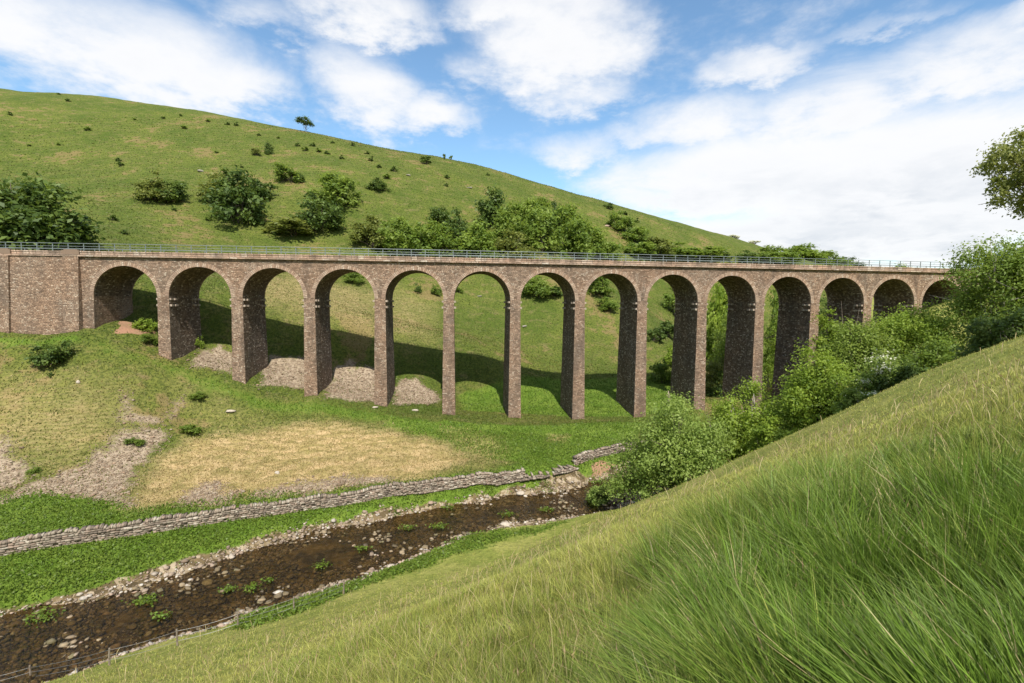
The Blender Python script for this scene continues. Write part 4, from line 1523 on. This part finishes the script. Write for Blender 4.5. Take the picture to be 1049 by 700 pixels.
def blades(name, x, y, z, L, w, lean_dir, lean, col, segs, label, cat, extra=None, r=None):
    n = len(x)
    t_ = np.linspace(0, 1, segs + 1)
    face = r.uniform(0, 6.283, n)
    bx, by = np.cos(face), np.sin(face)
    ldx, ldy = np.cos(lean_dir), np.sin(lean_dir)
    V = np.empty((n, 2 * segs + 1, 3), np.float32)
    Cc = np.empty((n, 2 * segs + 1, 3), np.float32)
    for k, t in enumerate(t_):
        hx = lean * L * t ** 1.9
        hz = L * (t - 0.28 * lean * t ** 2.2)
        px_, py_, pz_ = x + ldx * hx, y + ldy * hx, z - 0.02 + hz
        ww = w * (1 - 0.75 * t ** 1.6) * 0.5
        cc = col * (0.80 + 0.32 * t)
        if k < segs:
            V[:, 2 * k] = np.stack([px_ - bx * ww, py_ - by * ww, pz_], -1)
            V[:, 2 * k + 1] = np.stack([px_ + bx * ww, py_ + by * ww, pz_], -1)
            Cc[:, 2 * k] = cc
            Cc[:, 2 * k + 1] = cc
        else:
            V[:, 2 * k] = np.stack([px_, py_, pz_], -1)
            Cc[:, 2 * k] = cc
    nv = 2 * segs + 1
    off = (np.arange(n) * nv)[:, None]
    quads = [off + np.array([[2 * k, 2 * k + 1, 2 * k + 3, 2 * k + 2]]) for k in range(segs - 1)]
    tris = off + np.array([[2 * segs - 2, 2 * segs - 1, 2 * segs]])
    fl = ([np.concatenate(quads)] if quads else []) + [tris]
    verts, cols = V.reshape(-1, 3), Cc.reshape(-1, 3)
    if extra is not None:
        ev, ef, ec = extra
        fl.append(ef + len(verts))
        verts, cols = np.r_[verts, ev], np.r_[cols, ec]
    return tag(link(bpy.data.objects.new(name, np_mesh(name, verts, fl, M_GRASS, col=cols))), label, cat, kind='stuff')


# near hillside grass
NG = 400000
rr = np.exp(r2.uniform(math.log(0.8), math.log(62), NG))
aa = np.radians(r2.uniform(-57, 57, NG))
x, y = rr * np.sin(aa), rr * np.cos(aa)
# gather into tussocks
tx, ty = fbm(x / 0.45, y / 0.45, 2, 61), fbm(x / 0.45, y / 0.45, 2, 63)
x, y = x + tx * 0.16, y + ty * 0.16
keep = near_side(x, y) > 3.2
x, y = x[keep], y[keep]
rr = np.hypot(x, y)
z = H(x, y)
tus = fbm(x / 1.6, y / 1.6, 3, 71)
coarse = sstep(-0.1, 0.5, tus + 1.0 * (1 - sstep(3, 15, rr)) * sstep(0.05, 0.6, x / np.maximum(y, 0.3)) - 0.42)
L = (0.13 + 0.20 * r2.random(len(x)) + 0.40 * coarse) * (0.9 + 0.1 * sstep(2, 10, rr))
w = np.maximum(0.004 + 0.004 * coarse, rr * 0.0009) * r2.uniform(0.6, 1.3, len(x)) * (1 + 0.9 * ((r2.random(len(x)) < 0.10) & (rr < 9)))
cs = 0.34 + 0.0 * x
hx_, hy_ = np.floor(x / cs), np.floor(y / cs)
def hsh(k):
    q = np.sin(hx_ * 127.1 + hy_ * 311.7 + k * 74.7) * 43758.5453
    return q - np.floor(q)
tcx, tcy = (hx_ + 0.2 + 0.6 * hsh(1)) * cs, (hy_ + 0.2 + 0.6 * hsh(2)) * cs
t_r = np.hypot(x - tcx, y - tcy) / cs
rdx, rdy = (x - tcx) / (t_r * cs + 1e-6), (y - tcy) / (t_r * cs + 1e-6)
drp = fbm(x / 1.3, y / 1.3, 3, 73) * 2.0 + R(150)
vx = rdx * (0.35 + 0.9 * t_r) + 0.42 * np.cos(drp) + r2.normal(0, 0.38, len(x))
vy = rdy * (0.35 + 0.9 * t_r) + 0.42 * np.sin(drp) + r2.normal(0, 0.38, len(x))
L = L * (0.6 + 0.8 * hsh(3)) * (1 - 0.55 * sstep(5, 15, rr))
ld_ = R(150) + fbm(x / 1.1, y / 1.1, 3, 73) * 2.6 + r2.normal(0, 1.0, len(x)) * (1 + 0.6 * (r2.random(len(x)) < 0.3))
ld = np.arctan2(vy, vx)
lean = np.clip(0.30 + 0.55 * t_r + 0.45 * fbm(x / 0.9, y / 0.9, 2, 75) + r2.normal(0, 0.28, len(x)), 0.05, 1.35)
gG, gY, gT = np.array((0.125, 0.205, 0.024)), np.array((0.385, 0.378, 0.095)), np.array((0.46, 0.38, 0.19))
mixy = np.clip(0.52 + 0.44 * sstep(3.0, 14, rr) - 0.5 * coarse + 0.45 * (hsh(4) - 0.5) * (1 - 0.6 * sstep(8, 20, rr)) + 0.5 * fbm(x / 2.6, y / 2.6, 3, 77) + r2.normal(0, 0.2, len(x)), 0, 1)[:, None]
col = gG * (1 - mixy) + gY * mixy
tan_ = (r2.random(len(x)) < 0.03 + 0.12 * (hsh(5) > 0.88))[:, None]
col = np.where(tan_, gT, col) * r2.uniform(0.55, 1.4, (len(x), 1))
# seed stalks: thin tall stems with a loose spikelet
ns = 4500
rs = np.exp(r2.uniform(math.log(1.6), math.log(40), ns))
sa = np.radians(r2.uniform(-55, 55, ns))
sxx, syy = rs * np.sin(sa), rs * np.cos(sa)
kk = near_side(sxx, syy) > 4
sxx, syy, rs = sxx[kk], syy[kk], rs[kk]
szz = H(sxx, syy)
ev, ef, ec = [], [], []
for i in range(len(sxx)):
    hgt = r2.uniform(0.22, 0.6)
    dl = r2.uniform(0, 6.28)
    le = r2.uniform(0.1, 0.55)
    wd = max(0.0012, rs[i] * 0.00042)
    c0 = gT * r2.uniform(0.7, 1.2)
    pts = []
    for k in range(6):
        t = k / 5
        pts.append((sxx[i] + math.cos(dl) * le * hgt * t * t, syy[i] + math.sin(dl) * le * hgt * t * t, szz[i] + hgt * (t - 0.15 * t * t)))
    fa = r2.uniform(0, 3.14)
    bx, by = math.cos(fa) * wd, math.sin(fa) * wd
    for k in range(6):
        b0 = len(ev)
        ev += [(pts[k][0] - bx, pts[k][1] - by, pts[k][2]), (pts[k][0] + bx, pts[k][1] + by, pts[k][2])]
        ec += [c0, c0]
        if k < 5:
            ef.append((b0, b0 + 1, b0 + 3, b0 + 2))
    # spikelet: two crossed slim diamonds
    px_, py_, pz_ = pts[-1]
    qx, qy, qz = pts[-2]
    dv = np.array([px_ - qx, py_ - qy, pz_ - qz])
    dv /= np.linalg.norm(dv)
    sl = r2.uniform(0.03, 0.08)
    for u in (np.array([bx, by, 0]), np.array([-by, bx, 0])):
        u = u / (np.linalg.norm(u) + 1e-9) * max(0.0035, rs[i] * 0.0007)
        b0 = len(ev)
        P0 = np.array(pts[-1])
        ev += [P0, P0 + dv * sl * 0.5 + u, P0 + dv * sl, P0 + dv * sl * 0.5 - u]
        cc = np.array((0.40, 0.27, 0.15)) * r2.uniform(0.6, 1.2)
        ec += [cc] * 4
        ef.append((b0, b0 + 1, b0 + 2, b0 + 3))
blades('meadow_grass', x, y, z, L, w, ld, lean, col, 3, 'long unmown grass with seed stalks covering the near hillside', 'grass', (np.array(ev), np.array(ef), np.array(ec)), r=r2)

# pasture and bleached tussocks across the valley
gaz = np.abs(np.degrees(np.arctan2(gx, gy)))
grd = np.hypot(gx, gy)
okv = (gaz < 52) & ((CH['scree'] < 0.4) | (r2.random(len(gx)) < 0.22)) & (CH['soil'] < 0.4) & (CH['grav'] < 0.3) & (CH['near'] < 0.3) & (grd > 26) & (grd < 290)
x, y = pick(okv, 190000, r2, 0.3)
z = H(x, y)
rr = np.hypot(x, y)
# masks for the tufts from the nearest ground vertex choice are re-evaluated through the zones
bl, lu = np.zeros(len(x)), np.zeros(len(x))
for ch, st, soft, poly in ZONES:
    if ch in ('ble', 'lush'):
        sd = st * sstep(-soft, soft, poly_sd(poly, x, y))
        if ch == 'ble':
            bl = np.maximum(bl, sd)
        else:
            lu = np.maximum(lu, sd)
n2 = fbm(x / 7, y / 7, 4, 81)
cP = np.array((0.092, 0.122, 0.019))[None] * (1 - np.clip(0.5 + n2, 0, 1)[:, None]) + np.array((0.16, 0.162, 0.036)) * np.clip(0.5 + n2, 0, 1)[:, None]
cB, cL = np.array((0.42, 0.325, 0.15)), np.array((0.115, 0.185, 0.022))
lum = (lu > 0.5)[:, None]
blm = (r2.random(len(x)) < bl)[:, None]
col = np.where(blm, cB, np.where(lum, cL, cP)) * r2.uniform(0.72, 1.3, (len(x), 1))
L = np.where(lu > 0.5, 0.30, 0.24) * r2.uniform(0.5, 1.3, len(x)) * (1 + 0.25 * sstep(90, 200, rr))
w = np.maximum(0.03, rr * 0.0014) * r2.uniform(0.7, 1.4, len(x))
blades('pasture_grass', x, y, z, L, w, r2.uniform(0, 6.28, len(x)), r2.uniform(0.2, 0.8, len(x)), col, 2, 'short tufted grass over the far side of the valley', 'grass', r=r2)

# broad leaved plants on the banks
okl = (gaz < 52) & (CH['lush'] > 0.5) & (grd < 75) & (CH['grav'] < 0.6)
x, y = pick(okl, 34000, r2, 0.3)
for px, py, rad_, n in ((150, 620, 0.7, 420), (166, 640, 0.4, 160), (233, 610, 0.5, 200), (260, 608, 0.5, 200), (43, 637, 0.8, 420), (330, 586, 0.5, 200), (275, 600, 0.35, 120),
                        (372, 564, 0.5, 200), (417, 546, 0.5, 220), (450, 545, 0.7, 320), (405, 525, 0.4, 160), (458, 522, 0.5, 160), (520, 532, 0.7, 260), (560, 527, 0.6, 260), (500, 500, 0.8, 320), (560, 498, 0.9, 400), (610, 494, 0.8, 300)):
    p = hit(px, py)
    rad_, n = rad_ * 0.75, n // 2
    x = np.r_[x, p[0] + r2.normal(0, rad_, n)]
    y = np.r_[y, p[1] + r2.normal(0, rad_ * 0.7, n)]
z = np.maximum(H(x, y), 0.02)
hc = 0.12 + 0.30 * np.clip(0.4 + fbm(x / 1.5, y / 1.5, 3, 91), 0, 1)
N = len(x)
c = np.stack([x, y, z + hc * r2.random(N)], -1)
nn = r2.normal(size=(N, 3)) * 0.6 + np.array([0, 0, 0.9])
nn /= np.linalg.norm(nn, axis=1)[:, None]
t_ = np.cross(nn, r2.normal(size=(N, 3)))
t_ /= np.linalg.norm(t_, axis=1)[:, None]
b_ = np.cross(nn, t_)
sz_ = 0.22 * r2.uniform(0.5, 1.4, N)[:, None]
v = np.stack([c - t_ * sz_ * 0.5, c - b_ * sz_ * 0.3, c + t_ * sz_ * 0.5, c + b_ * sz_ * 0.3], 1).reshape(-1, 3)
cl_ = np.array((0.11, 0.18, 0.02)) * r2.uniform(0.55, 1.35, (N, 1)) + np.array((0.03, 0.015, 0)) * r2.random((N, 1))
tag(link(bpy.data.objects.new('bank_plants', np_mesh('bank_plants', v, [np.arange(N * 4).reshape(-1, 4)], M_GRASS, col=np.repeat(cl_, 4, 0)))), 'low fresh green plants along the stream banks', 'plants', kind='stuff')

# ------------------------------------------------------------------ light and sky
SUN_EL, SUN_DIR = R(52), np.array([0.165, -0.986])
sun_d = bpy.data.lights.new('sun', 'SUN')
sun = link(bpy.data.objects.new('sun', sun_d))
sun_d.energy = 4.6
sun_d.angle = R(0.5)
sun_d.color = (1.0, 0.945, 0.86)
to_sun = Vector((SUN_DIR[0] * math.cos(SUN_EL), SUN_DIR[1] * math.cos(SUN_EL), math.sin(SUN_EL)))
sun.rotation_euler = to_sun.to_track_quat('Z', 'Y').to_euler()
sun.location = (0, -40, 120)

wd_ = bpy.data.worlds.new('World')
S.world = wd_
wd_.use_nodes = True
wd_.node_tree.nodes.clear()
g = NT(wd_.node_tree)
sky = g.n('ShaderNodeTexSky', sky_type='NISHITA', sun_disc=False, sun_elevation=SUN_EL, sun_rotation=math.atan2(SUN_DIR[0], SUN_DIR[1]) % (2 * math.pi), altitude=250.0, air_density=1.0, dust_density=0.6, ozone_density=1.6)
SKY_STR = 0.12
gen = g.n('ShaderNodeTexCoord').outputs['Generated']
sep = g.n('ShaderNodeSeparateXYZ')
g.set(sep.inputs[0], gen)
dx_, dy_, dz_ = sep.outputs
# flat cloud layer: coordinates on a plane overhead keep clouds small near the horizon
dzc = g.math('ADD', g.math('MAXIMUM', dz_, 0.0), 0.16)
cmb = g.n('ShaderNodeCombineXYZ')
g.set(cmb.inputs[0], g.math('DIVIDE', dx_, dzc))
g.set(cmb.inputs[1], g.math('DIVIDE', dy_, dzc))
pl = cmb.outputs[0]
cmb2 = g.n('ShaderNodeCombineXYZ')
azn = g.math('ARCTAN2', dx_, dy_)
eln = g.math('ARCSINE', dz_)
nz1 = g.noise(gen, 5.5, 6, 0.6)
nz2 = g.noise(pl, 2.3, 8, 0.62, dist=0.4)
nz3 = g.noise(g.scale(gen, (1, 1, 2.2)), 11.0, 6, 0.62)
wob = g.math('SUBTRACT', nz1, 0.5)
azw = g.math('ADD', azn, g.math('MULTIPLY', wob, 0.16))
elw = g.math('ADD', eln, g.math('MULTIPLY', g.math('SUBTRACT', nz3, 0.5), 0.10))


def ae(px, py):
    d = ray(px, py)
    return math.atan2(d[0], d[1]), math.asin(d[2])


# banks of cloud as seen from the valley: centre, half width, half height (image scale), weight
blobs = [(120, 55, 175, 62, 1.0), (215, 85, 95, 34, 1.0), (40, 30, 80, 45, 0.9), (280, 20, 60, 26, 0.55), (375, 100, 58, 42, 1.0), (445, 120, 40, 24, 0.95), (350, 70, 40, 30, 0.7), (370, 12, 80, 34, 0.85),
         (575, 45, 95, 72, 1.05), (600, 100, 70, 26, 0.75), (520, 10, 70, 30, 0.85), (640, 20, 50, 34, 0.6), (590, 156, 48, 20, 0.72), (640, 140, 40, 14, 0.6), (475, 72, 30, 24, 0.5),
         (775, 70, 60, 24, 0.8), (720, 130, 80, 34, 0.85), (860, 110, 120, 50, 1.0), (980, 70, 150, 46, 0.95), (760, 185, 170, 52, 1.2), (930, 190, 230, 85, 1.35), (860, 245, 320, 38, 1.3),
         (660, 205, 70, 28, 0.9), (1060, 20, 60, 24, 0.8), (-120, 60, 140, 80, 1.0), (1200, 150, 200, 120, 1.1), (900, 30, 90, 12, 0.45), (250, 180, 300, 30, 0.6)]
acc = None
for px, py, hw, hh, wt in blobs:
    a0, e0 = ae(px, py)
    a1, _ = ae(px + hw * 0.5, py)
    b1, _ = ae(px - hw * 0.5, py)
    _, e1 = ae(px, py - hh * 0.5)
    _, e2 = ae(px, py + hh * 0.5)
    sa, se = abs(a1 - b1), abs(e1 - e2)
    u = g.math('DIVIDE', g.math('SUBTRACT', azw, a0), sa)
    v = g.math('DIVIDE', g.math('SUBTRACT', elw, e0), se)
    q = g.math('ADD', g.math('MULTIPLY', u, u), g.math('MULTIPLY', v, v))
    f_ = g.math('MULTIPLY', g.math('SUBTRACT', 1.0, g.math('MULTIPLY', q, 0.62), clamp=True), wt)
    acc = f_ if acc is None else g.math('SMOOTH_MAX', acc, f_, 0.18)
# elsewhere in the sky: broken cloud from noise alone
behind = g.rng(g.math('ABSOLUTE', azn), 0.95, 1.35)
acc = g.math('ADD', acc, g.math('MULTIPLY', behind, g.rng(nz2, 0.40, 0.62, 0, 0.9)))
high = g.rng(eln, 0.66, 0.9)
acc = g.math('ADD', acc, g.math('MULTIPLY', high, g.rng(nz2, 0.42, 0.62, 0, 0.8)))
den = g.math('ADD', acc, g.math('MULTIPLY', g.math('SUBTRACT', nz2, 0.5), 1.15))
den = g.math('ADD', den, g.math('MULTIPLY', g.math('SUBTRACT', nz3, 0.5), 1.15))
cover = g.rng(den, 0.06, 1.04, 0, 0.97)
thick = g.rng(den, 0.75, 1.5)
low = g.rng(eln, 0.30, 0.06)
shade = g.math('MULTIPLY', g.math('MULTIPLY', thick, g.rng(nz2, 0.35, 0.62, 1.0, 0.15)), g.math('ADD', 0.25, g.math('MULTIPLY', low, 0.75)))
CW = 0.69 / SKY_STR
ccol = g.mix(shade, (CW * 1.0, CW * 1.0, CW * 1.01), (CW * 0.60, CW * 0.66, CW * 0.74))
skyc = g.mix(1.0, sky.outputs[0], (1.02, 1.2, 1.2), 'MULTIPLY')
fin = g.mix(cover, skyc, ccol)
bg = g.n('ShaderNodeBackground', {'Color': fin, 'Strength': SKY_STR})
g.out(bg.outputs[0], True)

S.view_settings.view_transform = 'Standard'
S.view_settings.look = 'None'
S.view_settings.exposure = 0.55
S.view_settings.gamma = 1.0
S.view_settings.use_curve_mapping = False
S.render.engine = 'CYCLES'
S.cycles.max_bounces = 6
S.cycles.transparent_max_bounces = 12
S.cycles.use_denoising = True

for o in S.objects:
    if o.parent is None and 'label' in o and len(o['label'].split()) > 16:
        print('LONG', len(o['label'].split()), o['label'])
